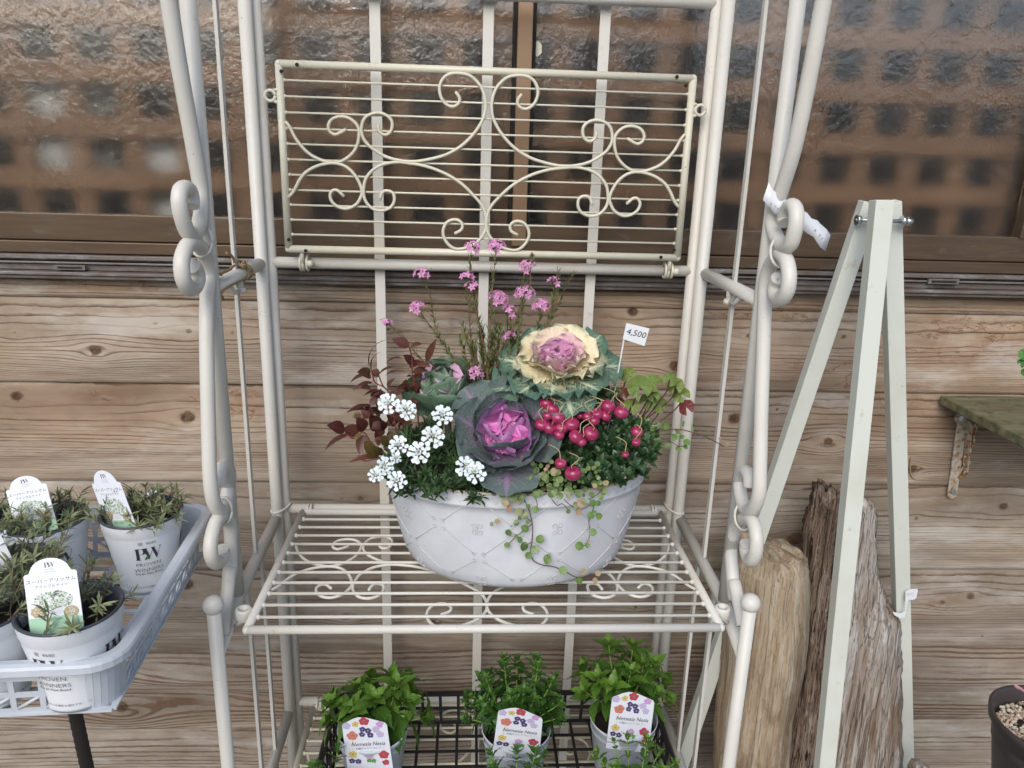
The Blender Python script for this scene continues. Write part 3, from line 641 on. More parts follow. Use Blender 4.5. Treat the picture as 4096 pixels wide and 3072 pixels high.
def driftwood(name, label, rows, Y, dr, mat, lean=.0, amp=.003, seed=1, ridge=14, slant=-.01):
    r_ = np.random.RandomState(seed); q = MB(); n = 72; prev = []
    rows = [(at(a, y, Y=Y-lean*i), at(b, y, Y=Y-lean*i)) for i, (a, b, y) in enumerate(rows)]
    C = [(a+b_)*.5 for a, b_ in rows]; Rr = [(b_-a).length*.5 for a, b_ in rows]
    Cs = smooth_path(C, 8); Rs = [p.x for p in smooth_path([V3(x, 0, 0) for x in Rr], 8)]
    # carry on down to the ground
    last = Cs[-1]; d = (Cs[-1]-Cs[-9]); k = 0
    while Cs[-1].z > .02 and k < 200 and d.z < 0: Cs.append(Cs[-1]+d*.25); Rs.append(Rs[-1]); k += 1
    ph = r_.uniform(0, 6.28, 8); am = r_.uniform(.3, 1, 8)
    vs = []
    for i, (c, rad) in enumerate(zip(Cs, Rs)):
        for j in range(n):
            a = 2*math.pi*j/n
            rr = rad*(1+.06*math.sin(2*a+ph[0]+c.z*2)) 
            f = sum(am[k]*math.sin((ridge*.5+k*3)*a+ph[k]+c.z*(3+k)+1.5*math.sin(c.z*7+k)) for k in range(6))/3
            rr += amp*f + amp*.45*math.sin(c.z*60+3*math.sin(a*2+ph[2]))*.3 + amp*.5*math.sin(c.z*173+5*a)*math.sin(c.z*97+3*a+ph[3]) + r_.uniform(-1, 1)*amp*.22
            vs.append((c.x+rr*math.cos(a), c.y+rr*dr*math.sin(a), c.z + (slant*math.cos(a)*(1-i/8) + (.006*math.sin(5*a+ph[4])+.005*math.sin(11*a+ph[5]))*(1-i/8) if i < 8 else 0)))
    m = len(Cs)
    fs = [(i*n+j, i*n+(j+1) % n, (i+1)*n+(j+1) % n, (i+1)*n+j) for i in range(m-1) for j in range(n)]
    q.add(vs, fs, 0, [(i/m, j/n) for i in range(m) for j in range(n)])
    top = [Vector(v) for v in vs[:n]]; cen = sum(top, V3(0, 0, 0))/n
    ring = [cen+(p-cen)*.55+V3(0, 0, .006) for p in top]
    q.add(top+ring+[cen+V3(0, 0, .004)], [(j, n+j, n+(j+1) % n, (j+1) % n) for j in range(n)]+[(n+j, 2*n, n+(j+1) % n) for j in range(n)])
    return tag(q.build(name, mat), label, 'driftwood', 'driftwood pieces leaning on the wall')
m1 = wood_mat('tan_driftwood', [(.3, (.20, .14, .09)), (.5, (.38, .30, .205)), (.7, (.50, .45, .37))], (.17, .115, .075), 1.5, .0022, .35, .18)
m2 = wood_mat('dark_driftwood', [(.3, (.04, .028, .022)), (.5, (.20, .14, .10)), (.66, (.38, .31, .25))], (.02, .015, .013), 2.0, .006, .8, .9)
m3 = wood_mat('grey_driftwood', [(.32, (.17, .105, .065)), (.5, (.33, .29, .25)), (.66, (.50, .49, .475))], (.07, .048, .035), 1.7, .0035, .5, .5)
driftwood('driftwood_log', 'thick tan driftwood log standing behind the right foot of the stand', [(2900, 3215, 2175), (2900, 3228, 2220), (2900, 3236, 2280), (2900, 3232, 2400), (2885, 3224, 2550), (2878, 3200, 2700), (2862, 3165, 2850), (2855, 3145, 3072)], -.16, .85, m1, .004, .0020, 3, 8, slant=-.026)
driftwood('driftwood_branch', 'dark cracked driftwood branch between the tan log and the front timber', [(3262, 3365, 1955), (3248, 3370, 2005), (3222, 3356, 2130), (3210, 3352, 2300), (3200, 3340, 2500), (3165, 3330, 2700), (3140, 3310, 2900), (3130, 3300, 3072)], -.10, .8, m2, .003, .0055, 5, 22)
driftwood('driftwood_plank', 'silver grey driftwood slab widening downwards behind the front timber', [(3396, 3484, 2004), (3392, 3496, 2040), (3385, 3498, 2150), (3375, 3504, 2280), (3365, 3538, 2390), (3350, 3580, 2470), (3330, 3592, 2560), (3310, 3596, 2700), (3290, 3600, 2900), (3270, 3602, 3072)], -.115, .45, m3, .002, .0045, 9, 20)
q = MB(); pts = [at(x, y, Y=-.2) for x, y in ((3640, 3072), (3655, 3045), (3690, 3052), (3725, 3080), (3700, 3200), (3630, 3200))]
q.add(pts, [tuple(range(6))]); tag(q.build('wood_offcut', m3, None, smooth=False, solid=.02), 'tip of a pale wood offcut at the bottom edge right of the slab', 'wood offcut')

# ------------------------------------------------------------------ mossy wall shelf on a rusty bracket, with a pot above it
ws = thing('wall_shelf', 'mossy green wooden wall shelf on a peeling white bracket at the right', 'wall shelf', (1.1, 0, .98))
mms = newmat('mossy_board', (.14, .13, .07), .9, .2); b = NB(mms); g_ = b.geo()
n0 = b.noise(b.mapping(g_, (2, 12, 12)), 4, 4, .6); n1 = b.noise(g_, 35, 4, .65)
c = b.ramp(n0, [(.3, (.12, .10, .06)), (.55, (.17, .165, .095)), (.75, (.24, .235, .16))]); c = b.mix(b.math('MULTIPLY', b.step(n1, .5, .66), .6), c, (.055, .065, .03)); c = b.mix(b.step(n1, .70, .78), c, (.33, .36, .18)); b.col(c); b.bump(n1, .6, .003)
sz = at(3750, 1580, Y=-.012).z; sx0 = at(3760, 1585, Y=-.012).x
q = MB(); q.box((sx0, -.30, sz-.020), (sx0+.5, -.012, sz)); q.build('shelf_board', mms, ws, smooth=False, bevel=.003)
mrb = newmat('peeling_bracket_paint', (.5, .46, .38), .7); b = NB(mrb); n1 = b.noise(b.geo(), 90, 4, .65); b.col(b.ramp(n1, [(.40, (.55, .50, .41)), (.55, (.40, .33, .25)), (.62, (.28, .12, .04)), (.75, (.10, .05, .03))])); b.bump(n1, .5, .001)
mrs = newmat('rusty_chain', (.45, .25, .1), .8); b = NB(mrs); n1 = b.noise(b.geo(), 120, 3, .6); b.col(b.ramp(n1, [(.40, (.55, .48, .36)), (.52, (.42, .2, .06)), (.65, (.2, .08, .03))]))
q = MB(); t_ = at(3850, 1680, Y=-.02); bb_ = at(3808, 1975, Y=-.014)
q.obox(t_, bb_, (1, 0, 0), .021, .003); q.tube([bb_+V3(0, .0015, 0), bb_+V3(0, -.0015, 0)], .0105, 14)
c1 = at(3842, 1672, Y=-.02); q.tube([c1+V3(0, .002, 0), c1+V3(0, -.002, 0)], .0125, 14)
q.obox(t_+V3(.010, -.01, 0), bb_+V3(.014, -.008, .05), (0, 1, 0), .018, .0025)
brk = q.build('bracket', mrb, ws, smooth=False)
for c_ in (c1, at(3813, 1966, Y=-.017)):
    q = MB(); q.tube([c_+V3(0, .001, 0), c_+V3(0, -.0035, 0)], .0058, 14); q.build('screw', MT['steel'], brk)
chain = MB(); cp = [at(x, y, Y=Y_) for x, y, Y_ in ((3840, 1905, -.02), (3866, 1862, -.022), (3868, 1825, -.025), (3878, 1790, -.03), (3890, 1745, -.03), (3902, 1705, -.035))]
cp += [V3(cp[-1].x+.012+i*.022, -.05-.03*i, sz-.027-.003*(i % 2)) for i in range(8)]
for i in range(len(cp)-1):
    a, e = cp[i], cp[i+1]; ax_ = (e-a); mid = (a+e)*.5; L_ = ax_.length*.62; ax_.normalize(); sd_ = (Vector((1, 0, 0)) if i % 2 else Vector((0, 1, 0))); sd_ = (sd_-ax_*sd_.dot(ax_)).normalized()
    chain.tube([mid+ax_*L_*math.cos(k*.628)+sd_*.0065*math.sin(k*.628) for k in range(11)], .0024, 6)
tag(chain.build('hanging_chain', mrs), 'rusty flaking chain hanging under the mossy wall shelf beside its bracket', 'chain')
q = MB(); q.tube(smooth_path([at(x, y, Y=-.012) for x, y in ((3645, 1830), (3640, 1880), (3655, 1915), (3700, 1918), (3790, 1915), (3850, 1900))], 4), .0016, 6); tag(q.build('dried_root', newmat('dry_root', (.3, .22, .14), .9)), 'thin dried root lying across the boards beside the shelf bracket', 'root')

#@@PART3
# ------------------------------------------------------------------ leaf materials
def leafmat(name, ca, cb, vein=None, vs=.5, rough=.45, edge=None, spec=.4, blotch=None, lat=6):
    """tint 0..1 picks between ca and cb; luv.x along the leaf, luv.y across"""
    m = newmat(name, ca, rough, spec); b = NB(m); tn = b.attr('tint').outputs['Fac']; uv = b.attr('luv').outputs['Vector']
    s = b.N('SeparateXYZ'); b.L(uv, s.inputs[0]); u, v = s.outputs[0], s.outputs[1]; av = b.math('ABSOLUTE', v)
    c = b.mix(tn, ca, cb); nz = b.noise(b.obj(), 160, 3, .6)
    c = b.mix(b.math('MULTIPLY', b.step(nz, .4, .7), .35), c, tuple(x*.55 for x in ca))
    if blotch: c = b.mix(b.math('MULTIPLY', b.step(b.noise(b.obj(), 95, 2, .5), .5, .56), blotch[1]), c, blotch[0])
    if edge: c = b.mix(b.math('MULTIPLY', b.step(av, .55, 1.0), edge[1]), c, edge[0])
    mid = b.math('SUBTRACT', 1, b.step(av, .02, .10)); f = b.math('FRACT', b.math('SUBTRACT', b.math('MULTIPLY', u, lat), b.math('MULTIPLY', av, 1.6)))
    side = b.math('SUBTRACT', 1, b.step(b.math('ABSOLUTE', b.math('SUBTRACT', f, .5)), .02, .14)); vv = b.math('MAXIMUM', mid, b.math('MULTIPLY', side, .5))
    if vein: c = b.mix(b.math('MULTIPLY', vv, vs), c, vein)
    b.col(c); b.bump(vv, .3, .0012); return m
def kalemat(name, cin, cmid, cout, vein, lo, hi, vs=.8, vmin=.0, rim=None):
    m = newmat(name, cin, .55, .3); b = NB(m); tn = b.attr('tint').outputs['Fac']; uv = b.attr('luv').outputs['Vector']
    s = b.N('SeparateXYZ'); b.L(uv, s.inputs[0]); u, v = s.outputs[0], s.outputs[1]; av = b.math('ABSOLUTE', v)
    nz = b.noise(b.obj(), 45, 3, .6)
    c = b.mix(b.step(tn, lo*.3, lo*.85), cin, cmid)
    k = b.step(b.math('ADD', b.math('ADD', tn, b.math('MULTIPLY', b.math('SUBTRACT', u, .5), .30)), b.math('MULTIPLY', b.math('SUBTRACT', nz, .5), .25)), lo, hi)
    c = b.mix(k, c, cout)
    ud = b.math('ADD', u, b.math('MULTIPLY', b.math('SUBTRACT', nz, .5), .12))
    f = b.math('FRACT', b.math('SUBTRACT', b.math('MULTIPLY', ud, 7), b.math('MULTIPLY', av, 3.2)))
    side = b.math('SUBTRACT', 1, b.step(b.math('ABSOLUTE', b.math('SUBTRACT', f, .5)), .03, .16))
    vo = b.N('TexVoronoi', feature='DISTANCE_TO_EDGE'); mp = b.mapping(uv, (14, 8, 1)); b.L(mp, vo.inputs['Vector']); vo.inputs['Scale'].default_value = 1
    net = b.math('MULTIPLY', b.math('SUBTRACT', 1, b.step(vo.outputs['Distance'], .02, .11)), .6)
    mid = b.math('SUBTRACT', 1, b.step(av, .03, .13)); vv = b.math('MAXIMUM', mid, b.math('MAXIMUM', b.math('MULTIPLY', side, .8), net))
    fade = b.math('SUBTRACT', 1, b.step(b.math('ADD', u, b.math('MULTIPLY', av, .45)), .55, 1.25))
    c = b.mix(b.math('MULTIPLY', b.math('MULTIPLY', vv, b.math('MAXIMUM', b.math('MULTIPLY', k, fade), vmin)), vs), c, vein)
    if rim: c = b.mix(b.math('MULTIPLY', b.step(b.math('MAXIMUM', u, av), .93, 1.0), rim[1]), c, rim[0])
    b.col(c); b.bump(b.math('ADD', vv, b.math('MULTIPLY', nz, .5)), .45, .0016); return m
CAMV = lambda p: (CAM-Vector(p)).normalized()
def leaf_px(mb, a, b_, ya, yb, wpx, n=None, bend=.6, prof='ovate', **k):
    A = at(*a, Y=ya); B = at(*b_, Y=yb); d = B-A; L = d.length; d.normalize(); n = Vector(n) if n else (CAMV(A)+V3(0, 0, .5))
    n = (n-d*n.dot(d)).normalized(); be = max(.01, abs(bend)); sg = 1 if bend >= 0 else -1
    d0 = (d*math.cos(be/2)+n*math.sin(be/2)*sg); n0 = (n*math.cos(be/2)-d*math.sin(be/2)*sg)
    w = wpx*.5*(A-CAM).dot(FW)/FPX
    mb.leaf(A, d0, n0, L*(be/2)/math.sin(be/2), w, prof, bend=bend, **k)
PXM = lambda px, p: px*(p-CAM).dot(FW)/FPX

# ------------------------------------------------------------------ oval planter
PC = V3(.085, -.272, .777); PH = .168; ROT = R(3)
def pa_(t):                                   # half length of the oval at height t (0..1)
    return .153+.024*math.sqrt(max(0, min(1, t/.09)))+.0485*t**.6 if t < 1 else .2255
def psurf(th, t, out=0.0):
    a = pa_(t)+out; b_ = a*(.60+.19*(1-min(1, t)))+out*.3
    x, y = a*math.cos(th), b_*math.sin(th)
    return V3(PC.x+x*math.cos(ROT)-y*math.sin(ROT), PC.y+x*math.sin(ROT)+y*math.cos(ROT), PC.z+PH*t)
planter = thing('oval_planter', 'long oval whitewashed tub embossed with diamonds and scrolls on the middle shelf', 'planter', (PC.x, PC.y, PC.z))
mpt = newmat('whitewashed_tin', (.60, .61, .66), .5, .35); b = NB(mpt); g_ = b.geo(); n1 = b.noise(g_, 14, 4, .6); n2 = b.noise(g_, 170, 3, .6); n3 = b.noise(b.mapping(g_, (3, 3, 30)), 6, 3)
c = b.ramp(n1, [(.3, (.48, .50, .53)), (.6, (.56, .585, .62)), (.8, (.58, .575, .57))]); c = b.mix(b.math('MULTIPLY', b.step(n3, .5, .8), .25), c, (.5, .47, .42)); c = b.mix(b.step(n2, .72, .75), c, (.30, .28, .25)); b.col(c); b.bump(n2, .15, .0006)
mrim = newmat('worn_cream_rim', (.55, .5, .4), .6); b = NB(mrim); n1 = b.noise(b.geo(), 75, 3, .6); n2 = b.noise(b.geo(), 12, 3)
c = b.ramp(n2, [(.35, (.36, .30, .21)), (.65, (.52, .48, .40))]); c = b.mix(b.step(n1, .585, .61), c, (.09, .085, .08)); b.col(c)
q = MB(); n = 96; ts = [0, .012, .03, .06, .1, .2, .35, .5, .65, .8, .865, .87, .90, .905, .97, 1.0]; oo = [-.006, -.001, 0, 0, 0, 0, 0, 0, 0, 0, 0, .0022, .0022, .0008, .0025, .0025]
vs = [psurf(2*math.pi*j/n, t_, o_) for t_, o_ in zip(ts, oo) for j in range(n)]
q.add(vs, [(i*n+j, i*n+(j+1) % n, (i+1)*n+(j+1) % n, (i+1)*n+j) for i in range(len(ts)-1) for j in range(n)]+[tuple(range(n-1, -1, -1))])
q.build('tub_body', mpt, planter)
q = MB(); rr_ = [(1.001, .003), (1.018, .0035), (1.024, .001), (1.018, -.003), (1.0, -.0045), (.9, -.007)]
vs = [psurf(2*math.pi*j/n, min(1, t_), o_)+V3(0, 0, (t_-min(1, t_))*PH) for t_, o_ in rr_ for j in range(n)]
q.add(vs, [(i*n+j, i*n+(j+1) % n, (i+1)*n+(j+1) % n, (i+1)*n+j) for i in range(len(rr_)-1) for j in range(n)]); q.build('rim', mrim, planter)
# embossed lattice
ARC = [0.0]; TH = [-math.pi+math.pi*i/400 for i in range(401)]
for i in range(400): ARC.append(ARC[-1]+(psurf(TH[i+1], .6)-psurf(TH[i], .6)).length)
S0 = ARC[200]
def on_tub(s, t, out=.0004): return psurf(float(np.interp(S0+s, ARC, TH)), max(0.02, t), out)
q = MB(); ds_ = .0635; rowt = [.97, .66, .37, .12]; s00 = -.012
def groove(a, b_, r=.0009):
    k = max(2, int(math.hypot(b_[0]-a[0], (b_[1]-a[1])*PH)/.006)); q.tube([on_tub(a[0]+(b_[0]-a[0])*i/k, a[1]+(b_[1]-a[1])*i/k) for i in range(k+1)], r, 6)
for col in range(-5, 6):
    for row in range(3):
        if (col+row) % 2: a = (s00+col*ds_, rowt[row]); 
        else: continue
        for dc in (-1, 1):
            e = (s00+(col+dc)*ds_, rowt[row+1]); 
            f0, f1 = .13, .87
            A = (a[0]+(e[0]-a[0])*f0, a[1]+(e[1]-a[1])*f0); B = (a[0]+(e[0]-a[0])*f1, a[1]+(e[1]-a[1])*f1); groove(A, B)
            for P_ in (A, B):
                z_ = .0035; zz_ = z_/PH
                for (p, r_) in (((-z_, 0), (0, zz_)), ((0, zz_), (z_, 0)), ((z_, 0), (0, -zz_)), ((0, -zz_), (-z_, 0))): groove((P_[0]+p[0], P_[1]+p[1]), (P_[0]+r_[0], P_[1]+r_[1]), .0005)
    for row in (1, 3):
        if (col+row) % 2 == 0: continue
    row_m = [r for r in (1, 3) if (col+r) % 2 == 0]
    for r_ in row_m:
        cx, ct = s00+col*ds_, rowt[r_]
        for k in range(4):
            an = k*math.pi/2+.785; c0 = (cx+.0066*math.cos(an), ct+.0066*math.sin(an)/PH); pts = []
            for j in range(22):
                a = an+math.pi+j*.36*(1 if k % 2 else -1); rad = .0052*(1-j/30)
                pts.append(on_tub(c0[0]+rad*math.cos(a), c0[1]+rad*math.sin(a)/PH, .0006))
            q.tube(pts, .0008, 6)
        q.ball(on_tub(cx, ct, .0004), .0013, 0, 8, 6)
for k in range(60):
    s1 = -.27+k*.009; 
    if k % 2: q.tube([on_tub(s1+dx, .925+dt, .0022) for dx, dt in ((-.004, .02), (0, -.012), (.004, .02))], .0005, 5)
q.build('relief_pattern', newmat('relief_shade', (.50, .505, .52), .6), planter)  # greyer tone on the relief paints the shade of shallow grooves
q = MB(); vs = [psurf(2*math.pi*j/48, .9, -.007) for j in range(48)]; cc = V3(PC.x, PC.y, PC.z+PH*.92)
q.add(vs+[cc], [(j, (j+1) % 48, 48) for j in range(48)]); q.build('soil', MT['soil'], planter)

# ------------------------------------------------------------------ ornamental kales
def kale(name, label, c, A, mat, N, L0, L1, th0, th1, w0, w1, bend0, bend1, wave0, wave1, cup0, cup1, seed, pw=1.0, zoff=.0, tiltaz=None, wfreq=4, stem=None):
    r_ = random.Random(seed); A = Vector(A).normalized(); E1 = A.orthogonal().normalized(); E2 = A.cross(E1)
    root = thing(name, label, 'ornamental kale', tuple(c), 'ornamental kales in the tub'); q = MB(); q2 = MB()
    for i in range(N):
        f = i/(N-1); az = i*2.39996+seed; rad = E1*math.cos(az)+E2*math.sin(az); fp = f**pw
        th = R(th0+(th1-th0)*fp+r_.uniform(-4, 4)); L = (L0+(L1-L0)*fp)*r_.uniform(.93, 1.07)
        d = A*math.cos(th)+rad*math.sin(th); nn = A*math.sin(th)-rad*math.cos(th); lerp = lambda a, b: a+(b-a)*fp
        q_ = q if f < .5 else q2
        q_.leaf(c-A*zoff*(1-.2*f)+rad*.003*f*4, d, nn, L, lerp(w0, w1)*r_.uniform(.92, 1.08), 'cab', bend=lerp(bend0, bend1), fold=0, cup=lerp(cup0, cup1), wave=lerp(wave0, wave1), wfreq=wfreq, nl=14, nw=5, t=f, twist=r_.uniform(-.15, .15), ph=r_.uniform(0, 6), serr=.06, teeth=7.3)
    q.build('heart_leaves', mat, root); q2.build('outer_leaves', mat, root)
    if stem:
        q = MB(); q.tube([c, Vector(stem)], .006, 10); q.build('stem', newmat('kale_stem', (.16, .19, .1), .7), root)
    return root
mk1 = kalemat('magenta_kale', (.74, .19, .52), (.58, .28, .58), (.11, .165, .145), (.42, .22, .44), .60, .70, .7, .15, rim=((.22, .26, .22), .35))
mk2 = kalemat('cream_pink_kale', (.74, .38, .58), (.82, .75, .50), (.085, .165, .12), (.76, .80, .56), .62, .80, .9, .0)
mk3 = kalemat('pale_green_kale', (.55, .33, .48), (.52, .36, .47), (.12, .20, .13), (.24, .34, .23), .42, .50, .5, .1, rim=((.3, .36, .28), .4))
soil_z = PC.z+PH*.9
kale('ornamental_kale', 'magenta hearted kale with dark purple green outer leaves at the front of the tub', at(2035, 1775, Y=-.325), (-.12, -.66, .70), mk1, 32, .062, .108, 16, 60, .036, .056, -1.95, .0, .0016, .004, .16, .24, 11, .9, .0, wfreq=5, stem=at(2050, 1900, Y=-.27))
kale('ornamental_kale', 'cream and pink frilled kale with white veined green leaves, tallest in the tub', at(2232, 1490, Y=-.29), (-.05, -.42, .9), mk2, 34, .042, .099, 8, 84, .020, .052, -.9, .40, .003, .011, .22, .03, 5, .8, .0, wfreq=6, stem=at(2240, 1820, Y=-.27))
kale('ornamental_kale', 'half closed pale pink kale with grey green leaves behind the white flowers', at(1790, 1660, Y=-.245), (-.12, -.30, .95), mk3, 24, .098, .092, 4, 58, 0.034, .056, -1.2, -.35, .002, .003, .5, .35, 2, 1.3, .0, stem=at(1800, 1850, Y=-.25))

# ------------------------------------------------------------------ candytuft: white flower heads over dark narrow leaves
def inpoly(p, poly):
    x, y = p; r = False; j = len(poly)-1
    for i in range(len(poly)):
        xi, yi = poly[i]; xj, yj = poly[j]
        if (yi > y) != (yj > y) and x < (xj-xi)*(y-yi)/(yj-yi)+xi: r = not r
        j = i
    return r
def sprays(mb, poly, count, Yfn, L, w, prof, k=7, r_=None, spread=1.0, up=(0, 0, 1), m=0, tr=(0, 1), fold=.15, serr=0):
    r_ = r_ or rnd; xs_ = [p[0] for p in poly]; ys_ = [p[1] for p in poly]; n = 0
    while n < count:
        px, py = r_.uniform(min(xs_), max(xs_)), r_.uniform(min(ys_), max(ys_))
        if not inpoly((px, py), poly): continue
        n += 1; c = at(px, py, Y=Yfn(px, py)+r_.uniform(-.02, .02)); ax = (Vector(up)+CAMV(c)*.7+V3(r_.uniform(-.6, .6), r_.uniform(-.5, .3), r_.uniform(-.3, .4))).normalized()
        e1 = ax.orthogonal().normalized(); e2 = ax.cross(e1); a0 = r_.uniform(0, 6.28); tt = r_.uniform(*tr)
        for i in range(k):
            a = a0+i*2.4; th = R(28+55*i/k)*spread; rad = e1*math.cos(a)+e2*math.sin(a)
            d = ax*math.cos(th)+rad*math.sin(th); mb.leaf(c-ax*.004*i/k*2, d, ax*math.sin(th)-rad*math.cos(th), L*r_.uniform(.7, 1.15), w*r_.uniform(.8, 1.15), prof, bend=r_.uniform(-.1, .6), fold=fold, nl=4, nw=1, m=m, t=min(1, max(0, tt+r_.uniform(-.25, .25))), serr=serr)
mcl = leafmat('candytuft_leaf', (.018, .045, .016), (.05, .105, .03), (.09, .15, .06), .35, .4)
candy = thing('candytuft', 'candytuft with pure white flower heads over the left end of the tub', 'flowering plant', tuple(at(1720, 1960, Y=-.33)))
q = MB()
sprays(q, [(1530, 1900), (1560, 1790), (1640, 1700), (1760, 1660), (1850, 1720), (1890, 1830), (1960, 1900), (1975, 1975), (1900, 2000), (1780, 1990), (1680, 1985), (1590, 1975)], 150, lambda x, y: -.30-.11*min(1, max(0, (y-1700)/290)), .018, .0022, 'lance', 9)
for (a, b_) in (((1575, 1730), (1590, 1870)), ((1630, 1700), (1620, 1850)), ((1740, 1770), (1700, 1880)), ((1770, 1660), (1740, 1800))):
    q.tube([at(*a, Y=-.37), at(*b_, Y=-.33)], .0014, 6, t=1.0)
q.build('foliage', mcl, candy)
mpet = newmat('white_petal', (.78, .79, .80), .5, .3, **{'Subsurface_Weight': .5, 'Subsurface_Scale': .01}); mcen = newmat('greenish_bud', (.42, .46, .22), .6)
def candy_head(r_):
    q = MB()
    for ring, (k, L, th, rr) in enumerate(((9, .0105, 80, .0068), (7, .0080, 54, .0040), (4, .0052, 28, .0014))):
        for i in range(k):
            a = i*6.283/k+ring*.4+r_.uniform(-.15, .15); rad = V3(math.cos(a), math.sin(a), 0); th_ = R(th+r_.uniform(-10, 10))
            d = V3(0, 0, 1)*math.cos(th_)+rad*math.sin(th_)
            q.leaf(rad*rr+V3(0, 0, .006-.002*(2-ring)*1.2), d, V3(0, 0, 1)*math.sin(th_)-rad*math.cos(th_), L*r_.uniform(.85, 1.12), [.0040, .0036, .0028][ring], 'spat', bend=r_.uniform(0, .5), fold=.05, nl=5, nw=1, cup=.1)
    for i in range(9):
        a = i*2.4; rr = .0011*math.sqrt(i)*2.0; q.ball((rr*math.cos(a), rr*math.sin(a), .0065-rr*.3), .0009, 1, 6, 4)
    q.tube([V3(0, 0, -.012), V3(0, 0, .004)], .0011, 6, 1); return q
heads = [candy_head(random.Random(s)) for s in range(3)]; hm = [None]*3
def place_local(q, name, mats, parent, P, ax, roll, sc=1.0, cache=None, key=None):
    """put a mesh modelled at the origin (axis +Z) at P"""
    rot = Vector((0, 0, 1)).rotation_difference(Vector(ax).normalized()) @ Quaternion((0, 0, 1), roll)
    if cache is not None and key in cache: me_ = cache[key]; o = bpy.data.objects.new(name, me_); COL.objects.link(o); o.parent = parent
    else:
        o = q.build(name, mats, parent, off=V3(0, 0, 0))
        if cache is not None: cache[key] = o.data
    o.location = Vector(P)-OFF[parent.name]; o.rotation_mode = 'QUATERNION'; o.rotation_quaternion = rot; o.scale = (sc,)*3; return o
HC = {}
for i, (x, y, s) in enumerate([(630, 340, 1), (780, 395, 1), (1075, 440, 1), (1000, 615, 1.08), (712, 690, .95), (885, 750, 1.08), (595, 860, .85), (525, 935, .72), (700, 985, .95), (1265, 865, .95), (1345, 915, 1.05), (690, 795, .55)]):
    P = at(1250+s_*x, 1450+s_*y, Y=-.375-.05*min(1, max(0, (y-340)/600)))
    place_local(heads[i % 3], 'flower_head', [mpet, mcen], candy, P, CAMV(P)+V3(rnd.uniform(-.3, .3), 0, rnd.uniform(.1, .6)), rnd.uniform(0, 6), s, HC, ('c', i % 3))

# ------------------------------------------------------------------ burgundy arching shrub
mrl = leafmat('burgundy_leaf', (.058, .016, .013), (.11, .042, .026), (.16, .05, .045), .4, .35)
mgl = leafmat('bronze_green_leaf', (.06, .07, .02), (.11, .08, .025), (.16, .08, .05), .5, .35)
mrs_ = newmat('red_stem', (.16, .035, .035), .5)
leu = thing('burgundy_shrub', 'arching shrub with glossy burgundy pointed leaves at the left end of the tub', 'shrub', tuple(at(1650, 1900, Y=-.28)))
q = MB(); A_ = (1250, 900); B_ = (1250, 1450)
LV = [(A_,800,1005,655,945,72,.3),(A_,825,1000,915,990,36,.5),(A_,945,1125,1032,940,48,.3),(A_,838,1150,750,1078,62,.3),(A_,475,1180,668,970,22,1.5),(A_,490,1195,585,1062,22,1.2),(A_,748,1105,603,1158,20,1.1),(A_,482,1245,368,1222,78,.3),(A_,500,1198,545,1262,56,.4),(A_,480,1240,312,1322,34,1.3),(A_,505,1312,333,1385,34,1.2),(A_,400,1330,492,1370,40,.4),(A_,550,1245,695,1183,30,1.1),(A_,600,1258,785,1232,26,1.2),(A_,802,1172,925,1135,50,.5),(A_,832,1215,962,1212,50,.5),(A_,830,1255,778,1262,24,.4),(A_,562,1372,425,1425,34,.9),(A_,620,1345,688,1272,30,.8),(A_,475,1555,280,1565,50,1.0),(A_,525,1432,478,1505,46,.4),(A_,640,1390,705,1400,30,.4),(A_,760,1330,700,1370,30,.7),(A_,800,1340,880,1320,40,.5),(A_,840,1400,900,1290,36,.5),(A_,700,1400,770,1370,40,.5),(A_,870,1160,985,1180,36,.4),(A_,905,1230,835,1300,30,.5),(A_,590,1560,520,1470,50,.4),
 (B_,300,600,110,742,52,.9),(B_,268,560,115,522,88,.35),(B_,382,598,248,548,96,.3),(B_,432,562,362,455,84,.3),(B_,430,600,388,765,78,.35),(B_,565,790,302,842,48,.9),(B_,548,650,540,522,48,.4),(B_,545,552,465,432,96,.3),(B_,470,460,400,395,50,.4),(B_,600,560,560,470,50,.4),(B_,560,450,480,370,60,.4),(B_,690,520,640,440,60,.4),(B_,760,560,830,480,60,.4),(B_,880,560,960,500,60,.4),(B_,850,640,900,560,50,.4),(B_,600,330,540,250,40,.5),(B_,470,360,290,425,44,.9),(B_,560,240,500,330,44,.5),(B_,680,260,760,215,44,.5),(B_,820,300,870,340,40,.5),(B_,820,220,890,180,44,.5),(B_,780,290,850,380,44,.4)]
for (o_, ax_, ay, bx, by, w_, be) in LV:
    a = (o_[0]+s_*ax_, o_[1]+s_*ay); e = (o_[0]+s_*bx, o_[1]+s_*by); yb = -.27+rnd.uniform(-.03, .03)
    leaf_px(q, a, e, yb, yb-rnd.uniform(0, .03), w_*s_*1.35, n=(rnd.uniform(-.2, .2), -.35, 1) if be > .8 else None, bend=be, prof='lance', fold=.25, nl=9, nw=2, t=rnd.random())
for k in range(55):
    px, py = rnd.uniform(1480, 1760), rnd.uniform(1560, 1860); an = rnd.uniform(0, 6.28); l_ = rnd.uniform(35, 60)
    leaf_px(q, (px, py), (px+l_*math.cos(an), py-l_*math.sin(an)*.8), -.25, -.255, rnd.uniform(26, 40), bend=rnd.uniform(.2, .8), prof='lance', fold=.2, nl=6, nw=1, t=rnd.random()*.7)
q.build('foliage', mrl, leu)
q = MB()
